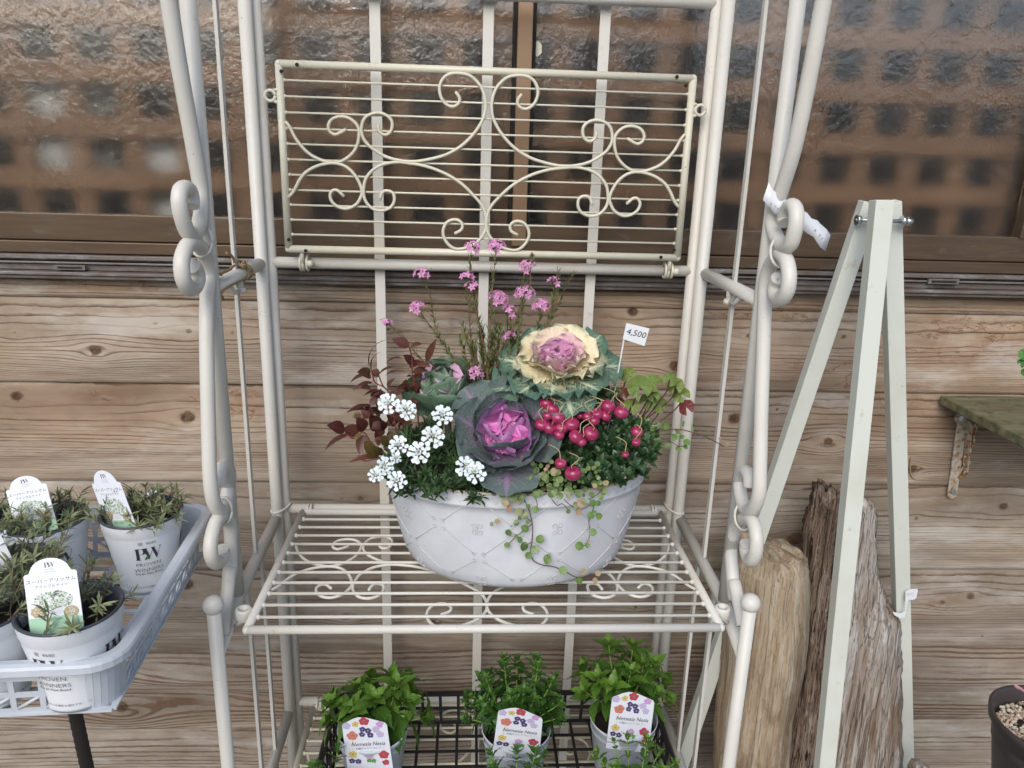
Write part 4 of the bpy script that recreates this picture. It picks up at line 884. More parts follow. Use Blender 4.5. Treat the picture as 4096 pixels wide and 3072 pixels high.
for (o_, ax_, ay, bx, by, w_, be) in [(B_,520,782,430,650,96,.3),(B_,562,765,500,700,60,.4),(B_,640,700,570,610,84,.3),(B_,400,585,350,640,40,.4),(A_,475,1240,440,1180,40,.4),(B_,620,640,700,600,60,.4)]:
    leaf_px(q, (o_[0]+s_*ax_, o_[1]+s_*ay), (o_[0]+s_*bx, o_[1]+s_*by), -.30, -.31, w_*s_, bend=be, prof='round', fold=.15, nl=8, nw=2, t=rnd.random())
q.build('greenish_leaves', mgl, leu)
q = MB()
for pts in ([(1600, 1870), (1575, 1650), (1549, 1561), (1500, 1530), (1489, 1490), (1481, 1470)], [(1680, 1850), (1668, 1600), (1650, 1500), (1648, 1430), (1636, 1385)], [(1600, 1850), (1500, 1790), (1455, 1728), (1420, 1752), (1380, 1735)], [(1560, 1850), (1510, 1835), (1460, 1843), (1430, 1820)], [(1700, 1800), (1760, 1560), (1730, 1460), (1700, 1440)], [(1549, 1561), (1530, 1540), (1515, 1500)]):
    q.tube(smooth_path([at(*p, Y=-.27) for p in pts], 4), .0013, 6)
q.build('stems', mrs_, leu)

# ------------------------------------------------------------------ pink starry heath-like shrub
mnd = leafmat('needle_leaf', (.07, .11, .025), (.15, .22, .06), None, 0, .5); mst_ = newmat('pinkish_stem', (.17, .09, .055), .7)
mpk = leafmat('pink_star_petal', (.50, .16, .36), (.66, .34, .55), (.72, .5, .66), .4, .5); mbu = newmat('pink_bud', (.34, .07, .14), .5)
cro = thing('pink_starflower', 'wiry shrub with clusters of tiny pink star flowers at the back of the tub', 'flowering shrub', tuple(at(1960, 1700, Y=-.24)))
HD = [(1685,1090,.9,[(1720,1180),(1760,1350)],6),(1890,985,1.05,[(1880,1080),(1905,1250)],8),(1985,980,1.1,[(1975,1100),(1962,1260),(1955,1450)],10),(1665,1225,1.0,[(1710,1290),(1800,1410)],8),(1545,1288,.7,[(1600,1340),(1680,1430),(1760,1500)],3),(1867,1100,.75,[(1875,1230),(1890,1400)],4),(1890,1140,.8,[(1905,1230),(1940,1400)],5),(1995,1190,1.35,[(2030,1270),(2010,1440)],16),(2040,1238,.9,[(2040,1330),(2030,1450)],5),(2107,1060,1.05,[(2090,1150),(2075,1300),(2060,1450)],7),(2128,1015,.6,[(2122,1080),(2100,1200)],0),(2098,1165,1.25,[(2080,1260),(2060,1440)],12),(2163,1215,1.1,[(2155,1290),(2120,1420)],9),(2215,1122,.75,[(2213,1200),(2190,1320),(2150,1430)],3),(2037,1340,.65,[(2040,1420),(2030,1500)],4),(1905,1485,1.0,[(1925,1530),(1940,1580)],7),(1928,1360,.6,[(1945,1420),(1950,1500)],0),(2000,1290,.6,[(2005,1380),(2000,1500)],0),(2230,1065,.4,[(2225,1130),(2200,1280)],0),(2305,1085,.4,[(2260,1150),(2215,1250)],0)]
st = MB(); nd = MB()
for hi, (hx, hy, s, mids, nf) in enumerate(HD):
    Yh = -.25+rnd.uniform(-.035, .02)
    pts = smooth_path([at(hx, hy, Y=Yh)]+[at(*p, Y=Yh) for p in mids]+[at(rnd.uniform(1900, 2020), 1640, Y=-.26)], 8)
    st.tube(pts, [.0006+.0009*i/len(pts) for i in range(len(pts))], 5)
    L_ = 0; nxt = .012
    for i in range(1, len(pts)):
        L_ += (pts[i]-pts[i-1]).length
        while L_ > nxt:
            nxt += .0042 if hi % 3 else .0030; tdir = (pts[i-1]-pts[i]).normalized(); a = rnd.uniform(0, 6.28); e = tdir.orthogonal().normalized(); rad = e*math.cos(a)+tdir.cross(e)*math.sin(a)
            nd.leaf(pts[i], tdir*math.cos(.55)+rad*math.sin(.55), rad, rnd.uniform(.011, .019), .0014, 'lance', bend=-.2, nl=3, nw=1, t=rnd.random())
for k in range(26):
    x = rnd.uniform(1840, 2130); y1 = rnd.uniform(1300, 1450); pts = smooth_path([at(x, y1, Y=-.25), at(x*.7+1960*.3, y1+120, Y=-.25), at(x*.35+1960*.65, 1650, Y=-.26)], 7); st.tube(pts, .0008, 5)
    for i in range(1, len(pts)):
        for _ in range(3):
            tdir = (pts[i-1]-pts[i]).normalized(); a = rnd.uniform(0, 6.28); e = tdir.orthogonal().normalized(); rad = e*math.cos(a)+tdir.cross(e)*math.sin(a)
            nd.leaf(pts[i]+(pts[i-1]-pts[i])*rnd.random(), tdir*math.cos(.5)+rad*math.sin(.5), rad, rnd.uniform(.011, .018), .0014, 'lance', bend=-.2, nl=3, nw=1, t=rnd.random()*.8)
st.build('stems', mst_, cro); nd.build('foliage', mnd, cro)
for hi, (hx, hy, s, mids, nf) in enumerate(HD):
    if hx in (2230, 2305): continue
    P = at(hx, hy+4, Y=-.262); q = MB(); rr = .0125*s
    if nf < 4:
        for k in range(7): 
            a = k*.9; q.leaf(V3(0, 0, -.004), V3(math.cos(a)*.4, math.sin(a)*.4, 1), V3(math.cos(a), math.sin(a), 0)*-1, .010*s+.002, .0016, 'lance', bend=-.2, nl=3, nw=1, m=0 if nf else 1, t=.2)
    for k in range(nf):
        a = k*2.4+hi; f = math.sqrt((k+.5)/nf); base_ = V3(rr*f*math.cos(a), rr*f*math.sin(a), rr*.55*(1-f*f)); ax2 = (base_+V3(0, 0, .006)).normalized(); e1 = ax2.orthogonal().normalized(); e2 = ax2.cross(e1); a1 = rnd.uniform(0, 6)
        for j in range(5):
            b5 = a1+j*1.2566; rad = e1*math.cos(b5)+e2*math.sin(b5); q.leaf(base_, rad*.95+ax2*.3, ax2, .0074, .0022, 'lance', bend=.3, nl=3, nw=1, t=rnd.random())
        q.ball(base_+ax2*.0006, .0008, 1, 5, 4)
    for k in range(8): a = k*.785; q.leaf(V3(0, 0, -.005), V3(math.cos(a)*.8, math.sin(a)*.8, .5), V3(0, 0, 1), .012*min(1, s), .0011, 'lance', bend=-.3, nl=3, nw=1, m=2, t=.5)
    place_local(q, 'flower_cluster', [mpk, mbu, mnd], cro, P, V3(rnd.uniform(-.3, .3), -.55, .9), 0)

# ------------------------------------------------------------------ berry shrub
mbl = leafmat('berry_shrub_leaf', (.02, .055, .02), (.06, .125, .045), (.09, .15, .07), .35, .28, spec=.6)
mby = newmat('magenta_berry', (.42, .025, .095), .3, .5); b = NB(mby); nz = b.noise(b.obj(), 90, 3, .6); b.col(b.ramp(nz, [(.35, (.24, .012, .06)), (.62, (.36, .035, .115)), (.8, (.46, .15, .23))])); b.S(b.b.inputs['Roughness'], b.math('ADD', b.math('MULTIPLY', nz, .2), .22)); b.b.inputs['Coat Weight'].default_value = .25
mpd = newmat('berry_stalk', (.42, .33, .18), .6)
ber = thing('berry_shrub', 'low glossy leaved shrub loaded with round magenta berries at the right of the tub', 'berry shrub', tuple(at(2350, 1900, Y=-.3)))
q = MB(); r2 = random.Random(21)
poly = [(2215, 1650), (2330, 1570), (2440, 1600), (2520, 1660), (2620, 1720), (2640, 1800), (2580, 1890), (2500, 1925), (2400, 1915), (2300, 1935), (2220, 1900), (2205, 1800), (2250, 1740)]
sprays(q, poly, 230, lambda x, y: -.285-.10*min(1, max(0, (y-1650)/260)), .0150, .0043, 'lance', 8, r2, tr=(0, 1))
sprays(q, [(2240, 1570), (2330, 1520), (2460, 1560), (2480, 1660), (2260, 1680)], 34, lambda x, y: -.30, .014, .0036, 'lance', 8, r2, tr=(.2, 1))
q.build('foliage', mbl, ber)
BR = [(340,210,52),(385,250,50),(430,310,56),(350,300,40),(308,365,52),(365,390,54),(455,388,52),(435,442,42),(530,362,57),(560,455,55),(598,490,42),(668,432,61),(645,305,40),(695,338,42),(715,285,46),(780,300,44),(797,230,54),(893,275,56),(1010,418,46),(1003,495,34),(925,585,28),(447,650,44),(538,725,62),(592,300,30)]
for (x, y, r_) in BR:
    P = at(2000+.5425*x, 1500+.5425*y, Y=-.355-.055*min(1, max(0, (y-200)/500))-rnd.uniform(0, .012)); rad = PXM(r_*.5425, P)*1.02
    q = MB(); n_ = 20; up = V3(rnd.uniform(-.5, .5), rnd.uniform(-.8, .1), 1).normalized(); rot = Vector((0, 0, 1)).rotation_difference(up)
    vs = []
    for i in range(13):
        a = math.pi*i/12
        for j in range(n_):
            c_ = 2*math.pi*j/n_; rr = math.sin(a)*(1+.02*math.cos(5*c_)*math.cos(a)**2); zz_ = math.cos(a)*.86-.22*math.exp(-(a/.38)**2); vs.append(P+rot @ V3(rr*math.cos(c_), rr*math.sin(c_), zz_)*rad)
    q.add(vs, [(i*n_+j, (i+1)*n_+j, (i+1)*n_+(j+1) % n_, i*n_+(j+1) % n_) for i in range(12) for j in range(n_)])
    bo_ = q.build('berry', mby, ber)
    tp = P+rot @ V3(0, 0, rad*.62); s2 = MB(); s2.tube(smooth_path([tp, tp+up*.006, tp+V3(rnd.uniform(-.012, .012), .004, .016), tp+V3(rnd.uniform(-.02, .02), .012, .022)], 3), .0007, 5)
    for k in range(5): a = k*1.257; e = up.orthogonal().normalized(); rr2 = e*math.cos(a)+up.cross(e)*math.sin(a); s2.leaf(tp, rr2+up*.2, up, rad*.42, rad*.13, 'lance', bend=.2, nl=2, nw=1)
    s2.build('stalk', mpd, bo_)

# ------------------------------------------------------------------ scallop leaved plant at the right
mhg = leafmat('scalloped_leaf', (.09, .17, .03), (.16, .235, .045), (.10, .14, .03), .5, .5, edge=((.18, .13, .04), .35), lat=4)
mhr = leafmat('red_scalloped_leaf', (.12, .02, .02), (.18, .05, .04), (.08, .015, .015), .5, .5)
heu = thing('scalloped_plant', 'yellow green scalloped leaves on dark stalks beside the price flag', 'foliage plant', tuple(at(2480, 1800, Y=-.27)))
def fan_leaf(mb, px, py, r_px, Y, ang, tilt=.0, t=0, m=0):
    c = at(px, py, Y=Y); r = PXM(r_px, c); n = (CAMV(c)+V3(0, 0, .5)+V3(rnd.uniform(-.5, .5), 0, rnd.uniform(-.3, .3))*tilt).normalized(); e1 = (RX-n*RX.dot(n)).normalized(); e2 = n.cross(e1)*-1
    if e2.z < 0: e2 = -e2
    k = 72; vs = [c]; uv = [(0, 0)]
    for ring in (.35, .7, 1.0):
        for j in range(k):
            a = ang+.35+(6.283-.7)*j/(k-1); lob = 1+.05*abs(math.sin(3.5*(a-ang)))+.045*abs(math.sin(9*(a-ang))) if ring == 1 else 1
            rr = r*ring*lob; vs.append(c+(e1*math.sin(a)-e2*math.cos(a))*rr*-1*-1+n*(-.22*r*ring*ring+.05*r*ring*math.sin(7*(a-ang)))); uv.append((ring, math.sin(3.5*(a-ang)*2)))
    fs = [(0, 1+j, 2+j) for j in range(k-1)]+[(1+rg*k+j, 1+(rg+1)*k+j, 2+(rg+1)*k+j, 2+rg*k+j) for rg in range(2) for j in range(k-1)]
    mb.add(vs, fs, m, uv, t); return c
q = MB(); stk = MB()
for (x, y, r_, an, m_) in [(1030, 80, 88, .2, 0), (945, -5, 55, .6, 0), (1135, 55, 66, 1.0, 0), (1290, 75, 62, 0, 0), (1335, 140, 62, .6, 0), (1255, 30, 52, -.5, 0), (965, 225, 60, -.3, 0), (1090, 190, 60, -1, 0), (1180, 215, 62, .9, 0), (1130, 150, 45, .3, 0), (910, 130, 42, .1, 1), (880, 190, 40, .5, 1), (1075, 350, 52, .2, 0), (860, 120, 36, 1, 0)]:
    c = fan_leaf(q, 2000+.5425*x, 1500+.5425*y, .5425*r_, -.29+rnd.uniform(-.03, .02), an, 1, rnd.random(), m_)
    stk.tube(smooth_path([c, c+V3(-.006, .006, -.03), at(rnd.uniform(2420, 2500), 1790, Y=-.28)], 5), .0011, 6)
c = fan_leaf(q, 2000+.5425*1372, 1500+.5425*235, .5425*58, -.30, .3, 1.5, .3, 1)
for (a, e) in (((1190, 100), (2000, 0)),): pass
q.build('foliage', [mhg, mhr], heu); stk.build('stalks', newmat('dark_red_stalk', (.08, .03, .025), .6), heu)

# ------------------------------------------------------------------ variegated trailing wire vine
mv = leafmat('vine_leaf', (.06, .12, .025), (.12, .19, .05), (.2, .28, .12), .4, .4, blotch=((.30, .33, .17), .55)); mvp = leafmat('pink_vine_leaf', (.34, .19, .13), (.36, .31, .18), None, 0, .5, blotch=((.2, .25, .09), .8)); mvg = leafmat('plain_vine_leaf', (.07, .15, .025), (.12, .21, .045), (.2, .28, .1), .4, .35)
mvs = newmat('wiry_brown_stem', (.10, .045, .03), .6)
vine = thing('trailing_vine', 'wire vine with tiny round cream splashed leaves trailing over the tub rim', 'trailing plant', tuple(at(2200, 1980, Y=-.40)))
q = MB(); sv = MB()
def vl(px, py, r_px, Y, m=0, flat=1.0):
    c = at(px, py, Y=Y); r = PXM(r_px, c)*1.08; n = (CAMV(c)+V3(rnd.uniform(-.7, .7), 0, rnd.uniform(-.3, .7))).normalized(); a = rnd.uniform(0, 6.28); e = n.orthogonal().normalized(); d = e*math.cos(a)+n.cross(e)*math.sin(a)
    q.leaf(c-d*r, d, n, 2*r, r*flat, 'round', bend=rnd.uniform(-.3, .5), fold=.12, nl=7, nw=2, m=m, t=rnd.random())
c5 = lambda x, y: (2000+.5425*x, 1500+.5425*y)
def vstem(pts, Y, r=.0007, fn=c5): sv.tube(smooth_path([at(*fn(*p), Y=Y) for p in pts], 4), r, 5)
vstem([(175, 915), (215, 1000), (240, 1120), (235, 1230), (222, 1310), (250, 1370), (310, 1400), (400, 1415), (480, 1450), (560, 1490), (640, 1500), (720, 1500)], -.424, .0009)
vstem([(470, 915), (520, 960), (600, 990), (690, 950), (680, 1010), (655, 1080), (665, 1150), (650, 1230)], -.424); vstem([(380, 915), (420, 960), (460, 950), (500, 990)], -.43)
vstem([(235, 1230), (180, 1265)], -.424); vstem([(230, 1080), (185, 1040), (170, 990)], -.424); vstem([(235, 1100), (120, 1190), (60, 1250)], -.424); vstem([(640, 1255), (585, 1260)], -.424)
vstem([(260, 900), (275, 960), (255, 1000)], -.424); vstem([(760, 800), (740, 860), (690, 900), (660, 920)], -.42)
for (x, y, r_, m_) in [(185,1035,26,0),(260,990,26,0),(208,968,18,2),(145,1055,16,0),(120,1090,22,0),(205,1085,14,2),(185,1132,28,2),(62,1162,24,0),(145,1215,22,2),(118,1190,16,0),(295,1210,31,2),(180,1265,32,0),(255,1285,28,0),(52,1255,22,0),(210,1330,25,2),(350,1358,34,0),(465,1440,30,2),(585,1515,27,2),(615,1450,22,1),(722,1462,20,1),(700,1515,20,1),(505,1005,18,0),(685,945,26,2),(725,945,20,2),(670,1035,27,2),(695,1015,18,2),(730,1040,24,2),(685,1160,27,2),(650,1225,14,1),(645,1255,19,2),(585,1260,31,2),(600,945,30,1),(580,1010,24,1),(560,960,24,0),(620,930,22,0),(505,850,30,0),(575,885,22,0),(625,845,20,0),(780,795,22,1),(770,860,26,0),(740,900,22,0),(695,800,24,0),(100,850,22,2),(20,885,25,0),(95,900,32,0),(155,905,28,0),(40,940,28,1),(125,930,22,1),(70,985,26,1),(140,1005,26,1),(265,880,26,2),(380,880,30,0),(440,890,26,0),(405,845,24,0),(365,820,24,0),(400,715,30,1),(440,770,26,0),(330,750,30,0),(305,800,22,0),(250,850,20,2),(-20,1080,20,1),(-60,1100,16,0),(430,715,20,1),(345,715,22,0),(270,700,20,0),(300,670,18,0),(240,650,18,2),(380,640,16,0),(290,740,20,0),(340,780,18,0)]:
    vl(*c5(x, y), r_*.5425, -.427 if y > 870 else -.405, m_)
for k in range(90):
    px = rnd.uniform(2110, 2400); vl(px, rnd.uniform(1850, 1985), rnd.uniform(6, 11), -.385-.03*rnd.random(), rnd.choice((0, 0, 2, 2, 1)))
c6_ = lambda x, y: (2600+s_*x, 1600+s_*y)
vstem([(-150, 420), (0, 300), (120, 252), (250, 245), (330, 262), (440, 295), (500, 325), (560, 355), (610, 385)], -.32, .0009, c6_); vstem([(-120, 440), (20, 350), (140, 330), (230, 380), (290, 380)], -.32, .0007, c6_)
for (x, y, r_, f) in [(135,220,26,1),(92,265,16,.8),(275,197,24,.45),(200,310,29,1),(265,305,22,.8),(305,350,29,1),(295,390,22,.7),(235,405,27,.7),(145,380,24,.9),(350,240,34,.25),(490,318,24,.45),(580,318,14,.7),(640,365,22,.8),(20,400,20,.8),(60,330,20,.7),(30,270,20,.7),(0,340,24,.8),(100,400,20,.5),(230,265,20,.8),(215,250,18,.5),(485,260,30,.2)]:
    vl(*c6_(x, y), r_*s_, -.32, 2 if x < 500 else 1, f)
for k in range(75):
    x = rnd.uniform(2430, 2640); vl(x, 1760+rnd.uniform(-45, 60)-(x-2430)*.12, rnd.uniform(6, 11), -.31-.03*rnd.random(), rnd.choice((0, 2, 2)), .7)
q.build('foliage', [mv, mvp, mvg], vine); sv.build('stems', mvs, vine)

# ------------------------------------------------------------------ price flag
flag = thing('price_flag', 'small white price flag reading 4,500 on a clear stick in the tub', 'price flag', tuple(at(2440, 1700, Y=-.30)))
YF = -.305
q = MB(); q.tube([at(2425, 1760, Y=YF), at(2506, 1300, Y=YF)], .0014, 8); q.build('stick', newmat('clear_plastic_stick', (.55, .55, .56), .25), flag)
FL = [at(*p, Y=YF-.002) for p in cr(1950, 900, s_, [(1152, 812), (1343, 858), (1302, 1003), (1122, 945)])]
q = MB(); q.add(FL, [(0, 1, 2, 3)]); q.build('card', MT['paper'], flag, smooth=False, solid=.0005)
o_ = at(*cr(1950, 900, s_, [(1232, 905)])[0], Y=YF-.0028); ex = (FL[1]-FL[0]).normalized(); ey = ex.cross(V3(0, -1, 0))*-1
if ey.z < 0: ey = -ey
q = MB(); put_text(q, '4,500', lambda x, y: o_+ex*x+ey*y, 0, -.0035, .0142, sx=1.05, shear=.12); q.build('price_writing', MT['ink'], flag, smooth=False)

#@@PART4
# ------------------------------------------------------------------ perforated plastic crates
def rrect(x0, x1, y0, y1, r, step):
    pts = []
    for (cx, cy, a0) in ((x1-r, y1-r, 0), (x0+r, y1-r, 90), (x0+r, y0+r, 180), (x1-r, y0+r, 270)):
        for k in range(7): a = R(a0+15*k); pts.append((cx+r*math.cos(a), cy+r*math.sin(a)))
    out = []
    for i in range(len(pts)):
        a, e = pts[i], pts[(i+1) % len(pts)]; L = math.hypot(e[0]-a[0], e[1]-a[1]); k = max(1, int(round(L/step)))
        for j in range(k): out.append((a[0]+(e[0]-a[0])*j/k, a[1]+(e[1]-a[1])*j/k, L > .05, j, k))
    return out
def crate(name, label, W_, D_, H_, mat, rimw, taper, pitch, bar, zrows, loc, rz, diag=False, floor_pitch=.045, floor_bar=.006, rcorner=.03):
    root = thing(name, label, 'crate', loc, rz=rz); Z0 = V3(0, 0, 0)
    ns = max(2, int(round(pitch/bar)))                       # cells per pitch, one of them solid
    q = MB(); step = pitch/ns; P = rrect(-W_/2, W_/2, -D_/2, D_/2, rcorner, step); n = len(P)
    def wp(i, z): x, y = P[i % n][:2]; f = 1-taper*(1-z/H_); return (x*(1-taper/ W_*2*(1-z/H_)), y*(1-taper/D_*2*(1-z/H_)), z)
    zs_ = sorted(set([0, H_]+[z for r in zrows for z in r]))
    for i in range(n):
        straight, j, k = P[i][2:]; hole_s = straight and 1 <= j < k-1 and ((j-1) % ns) != 0
        for a, e in zip(zs_[:-1], zs_[1:]):
            if hole_s and any(abs(a-r[0]) < 1e-6 for r in zrows): continue
            q.add([wp(i, a), wp(i+1, a), wp(i+1, e), wp(i, e)], [(0, 1, 2, 3)])
    q.build('side_wall', mat, root, off=Z0, solid=.0022, smooth=False)
    if diag:
        d = MB(); i = 0
        while i < n:
            straight, j, k = P[i][2:]
            if straight and j >= 1 and (j-1) % ns == 0 and j+ns < k:
                a, e = zrows[0]; p0 = Vector(wp(i+1, a+.0)); p1 = Vector(wp(i+ns, e))
                if diag == 1: d.tube([p0, p1], .0020, 6)
                if diag == 2 and abs(P[i][0]) < W_/2-.01: i += 1; continue
                if diag == 2: d.tube([Vector(wp(i+1, zrows[-1][1])), Vector(wp(i+ns, zrows[0][0]))], .002, 6); d.tube([Vector(wp(i+1, zrows[0][0])), Vector(wp(i+ns, zrows[-1][1]))], .002, 6)
            i += 1
        d.build('brace', mat, root, off=Z0)
    q = MB()                                                 # rolled rim
    prof = [(-.001, -.004), (-.001, .0), (rimw*.5, .0012), (rimw-.002, .0), (rimw, -.003), (rimw, -.011), (rimw-.002, -.0112), (rimw-.0025, -.004)]
    nn_ = []
    for i in range(n):
        a, e = P[i-1], P[(i+1) % n]; t_ = Vector((e[0]-a[0], e[1]-a[1], 0)).normalized(); nn_.append(Vector((t_.y, -t_.x, 0)))
    vs = [(P[i][0]+nn_[i].x*o_, P[i][1]+nn_[i].y*o_, H_+z_) for i in range(n) for o_, z_ in prof]; k = len(prof)
    q.add(vs, [(i*k+j, i*k+j+1, ((i+1) % n)*k+j+1, ((i+1) % n)*k+j) for i in range(n) for j in range(k-1)]); q.build('rim', mat, root, off=Z0, smooth=False)
    f = MB(); hw_, hd_ = W_/2-taper, D_/2-taper
    nx = int(2*hw_/floor_pitch); ny = int(2*hd_/floor_pitch)
    for i in range(nx+1): x = -hw_+2*hw_*i/nx; f.box((x-floor_bar/2, -hd_, .0), (x+floor_bar/2, hd_, .003+.0002))
    for i in range(ny+1): y = -hd_+2*hd_*i/ny; f.box((-hw_, y-floor_bar/2, .0002), (hw_, y+floor_bar/2, .003))
    f.build('base_grid', mat, root, off=Z0, smooth=False); return root
mgp = newmat('blue_grey_plastic', (.40, .44, .50), .42, .4); b = NB(mgp); nz = b.noise(b.obj(), 12, 4, .6); b.col(b.ramp(nz, [(.3, (.46, .50, .55)), (.7, (.56, .60, .65))])); b.bump(b.noise(b.obj(), 300, 2), .08, .0005)
CRX = -.700; rzc = R(3.2)
crate('plastic_basket', 'blue grey plastic basket with square holes holding the alyssum pots', .56, .400, .082, mgp, .015, .012, .034, .0068, [(.009, .027), (.034, .052), (.059, .073)], (CRX, -.535, .800), rzc, diag=1, floor_pitch=.04, floor_bar=.008)
crate('plastic_tray', 'black plastic mesh tray holding the nemesia pots on the lowest shelf', .638, .335, .066, MT['black'], .010, .008, .037, .0062, [(.006, .031), (.037, .060)], (.064, -.3455, .330), 0, diag=2, floor_pitch=.037, floor_bar=.0055, rcorner=.018)
pole = thing('basket_stand', 'dark ribbed steel bar stand under the blue grey basket', 'stand', (-.5, -.6, 0))
mrb2 = newmat('dark_ribbed_bar', (.035, .03, .028), .5, Metallic=.6)
def ribbed(p0, p1, name):
    q = MB(); k = 150; pts = [p0+(p1-p0)*i/k for i in range(k+1)]; q.tube(pts, [.0078+.0008*(i % 2) for i in range(k+1)], 10); q.build(name, mrb2, pole)
pt = at(303, 2862, Y=-.66); pb_ = at(349, 3072, Y=-.66); pb_ = pt+(pb_-pt)*(pt.z/(pt.z-pb_.z))
pt = V3(pt.x, pt.y, .797) if pt.z > .797 else pt+(pt-pb_)*((.797-pt.z)/(pt.z-pb_.z)); ribbed(pt, pb_, 'leg')
ribbed(V3(-.93, -.66, .797), V3(-.93, -.66, 0), 'leg'); ribbed(V3(-.93, -.40, .797), V3(-.93, -.40, 0), 'leg')
q = MB(); q.tube([V3(-.95, -.66, .788), V3(-.47, -.66, .788)], .006, 8); q.build('crossbar', mrb2, pole)
q = MB(); q.tube([V3(-.93, -.40, .788), V3(-.93, -.66, .788)], .006, 8); q.tube([V3(-.93, -.40, .788), V3(-.47, -.40, .788)], .006, 8); q.build('crossbar', mrb2, pole)

# ------------------------------------------------------------------ white nursery pots of alyssum
mwp = newmat('white_pot_plastic', (.66, .69, .72), .4, .4); b = NB(mwp); b.bump(b.noise(b.obj(), 200, 2), .06, .0005)
mlip = newmat('dark_grey_pot_inside', (.05, .055, .07), .45)
mgi = newmat('leaf_green_print', (.06, .2, .07), .6)
PHT = .118
def pr_(z): return .0405+.0145*(z/.1)                       # pot radius at height z
def wrap(th0): return lambda x, y: V3((pr_(y)+.0004)*math.sin(th0+x/.049), -(pr_(y)+.0004)*math.cos(th0+x/.049), y)
def pw_logo(mb, fn, x, y, s, ink=0, green=1, lines=True, grey=0):
    put_text(mb, '\U0001D40F', fn, x-.30*s, y, s, ink, .95, 0, .012); put_text(mb, '\U0001D416', fn, x+.22*s, y, s, ink, .9, 0, .012)
    mb.add([fn(x-.02*s+.12*s*math.cos(a)*(.9)+.05*s*math.sin(a), y+.13*s+.16*s*math.sin(a)*.8+.06*s*math.cos(a)) for a in [k*.5236 for k in range(12)]], [tuple(range(12))], green)
    if lines: put_text(mb, 'PROVEN', fn, x+.02*s, y-.36*s, .28*s, grey, 1.1, 0, .014); put_text(mb, 'WINNERS', fn, x+.02*s, y-.68*s, .28*s, grey, 1.15, 0, .014)
def make_pot(seedp, rzp, loc, label, growth):
    root = thing('potted_alyssum', label, 'potted plant', loc, 'alyssum pots in the grey basket', rz=rzp); Z0 = V3(0, 0, 0)
    if make_pot.cache is None:
        q = MB(); q.lathe([(.0, .001), (.038, .001), (.0395, .0), (.0415, .006), (.0400, .010), (.0545, .096), (.0548, .098), (.0560, .100), (.0575, .1165)], n=48); w = q.build('pot_wall', mwp, root, off=Z0)
        q = MB(); q.lathe([(.0575, .1168), (.0588, .1182), (.0565, .1200), (.0530, .1175), (.0510, .100), (.050, .09)], n=48); l_ = q.build('inner_rim', mlip, root, off=Z0)
        q = MB(); q.lathe([(0, .104), (.02, .103), (.0515, .098)], n=24); s_o = q.build('soil', MT['soil'], root, off=Z0)
        q = MB()
        for k in range(4):
            f = wrap(k*math.pi/2+.1); pw_logo(q, f, 0, .062, .030); put_text(q, 'The #1 Plant Brand', f, 0, .036, .0052); put_text(q, 'いつも見守られた品種をお届けする', wrap(k*math.pi/2), 0, .012, .0036, 0, 1.2)
        put_text(q, '税  ¥680', wrap(.12), 0, .088, .0062, 2); put_text(q, '税  ¥680', wrap(.12+math.pi), 0, .088, .0062, 2)
        p_ = q.build('printing', [MT['ink'], mgi, MT['greyink']], w, off=Z0, smooth=False)
        make_pot.cache = (w.data, l_.data, s_o.data, p_.data)
    else:
        ob = []
        for nm, d_ in zip(('pot_wall', 'inner_rim', 'soil', 'printing'), make_pot.cache):
            o = bpy.data.objects.new(nm, d_); COL.objects.link(o); o.parent = ob[0] if nm == 'printing' else root; ob.append(o)
    r_ = random.Random(seedp); q = MB(); fl = MB()
    for k in range(int(growth[0]*1.25)):
        a = r_.uniform(0, 6.28); rr = r_.uniform(.0, .05); p = V3(rr*math.cos(a), rr*math.sin(a), .10)
        lean_ = V3(math.cos(a)*rr*14+r_.uniform(-.5, .5), math.sin(a)*rr*14+r_.uniform(-.5, .5), r_.uniform(.5, 1.4)).normalized(); L = r_.uniform(.02, growth[1])
        if growth[2] and r_.random() < .5: lean_ = (lean_+V3(growth[2], 0, .6)).normalized()
        path = smooth_path([p, p+lean_*L*.5+V3(0, 0, .003), p+lean_*L+V3(0, 0, r_.uniform(-.003, .006))], 4); q.tube(path, .0008, 5, m=1)
        for i in range(2, len(path)):
            for _ in range(2 if i < len(path)-1 else 6):
                td = (path[i]-path[i-1]).normalized(); b_ = r_.uniform(0, 6.28); e = td.orthogonal().normalized(); rad = e*math.cos(b_)+td.cross(e)*math.sin(b_); th = r_.uniform(.5, 1.2)
                q.leaf(path[i], td*math.cos(th)+rad*math.sin(th), td*math.sin(th)-rad*math.cos(th), r_.uniform(.010, .023), r_.uniform(.0010, .0017), 'lance', bend=r_.uniform(-.2, .9), fold=.2, nl=4, nw=1, t=r_.random())
    for k in range(5 if growth[0] < 25 else 2):
        a = r_.uniform(0, 6.28); p = V3(r_.uniform(-.03, .03), r_.uniform(-.035, .0), .103); q.tube([p, p+V3(math.cos(a)*.03, math.sin(a)*.02, .006)], .0013, 6, m=1)
    q.build('foliage', [mal, mal2], root, off=Z0)
    for k in range(growth[3]):
        fl = MB(); p = V3(r_.uniform(-.03, .03), r_.uniform(.0, .03), .10+growth[1]*r_.uniform(.8, 1.0))
        for j in range(9): fl.ball(p+V3(r_.uniform(-.005, .005), r_.uniform(-.005, .005), r_.uniform(-.003, .003)), .0017, 0, 6, 4)
        fl.build('flower_tuft', mpet, root, off=Z0)
    return root
make_pot.cache = None
mal = leafmat('alyssum_leaf', (.13, .17, .07), (.25, .28, .14), (.34, .38, .24), .4, .6, edge=((.40, .43, .28), .4)); mal2 = newmat('woody_stalk', (.22, .15, .10), .8)
def potloc(px, py): p = at(px, py, Z=.922); return (p.x, p.y, .805)
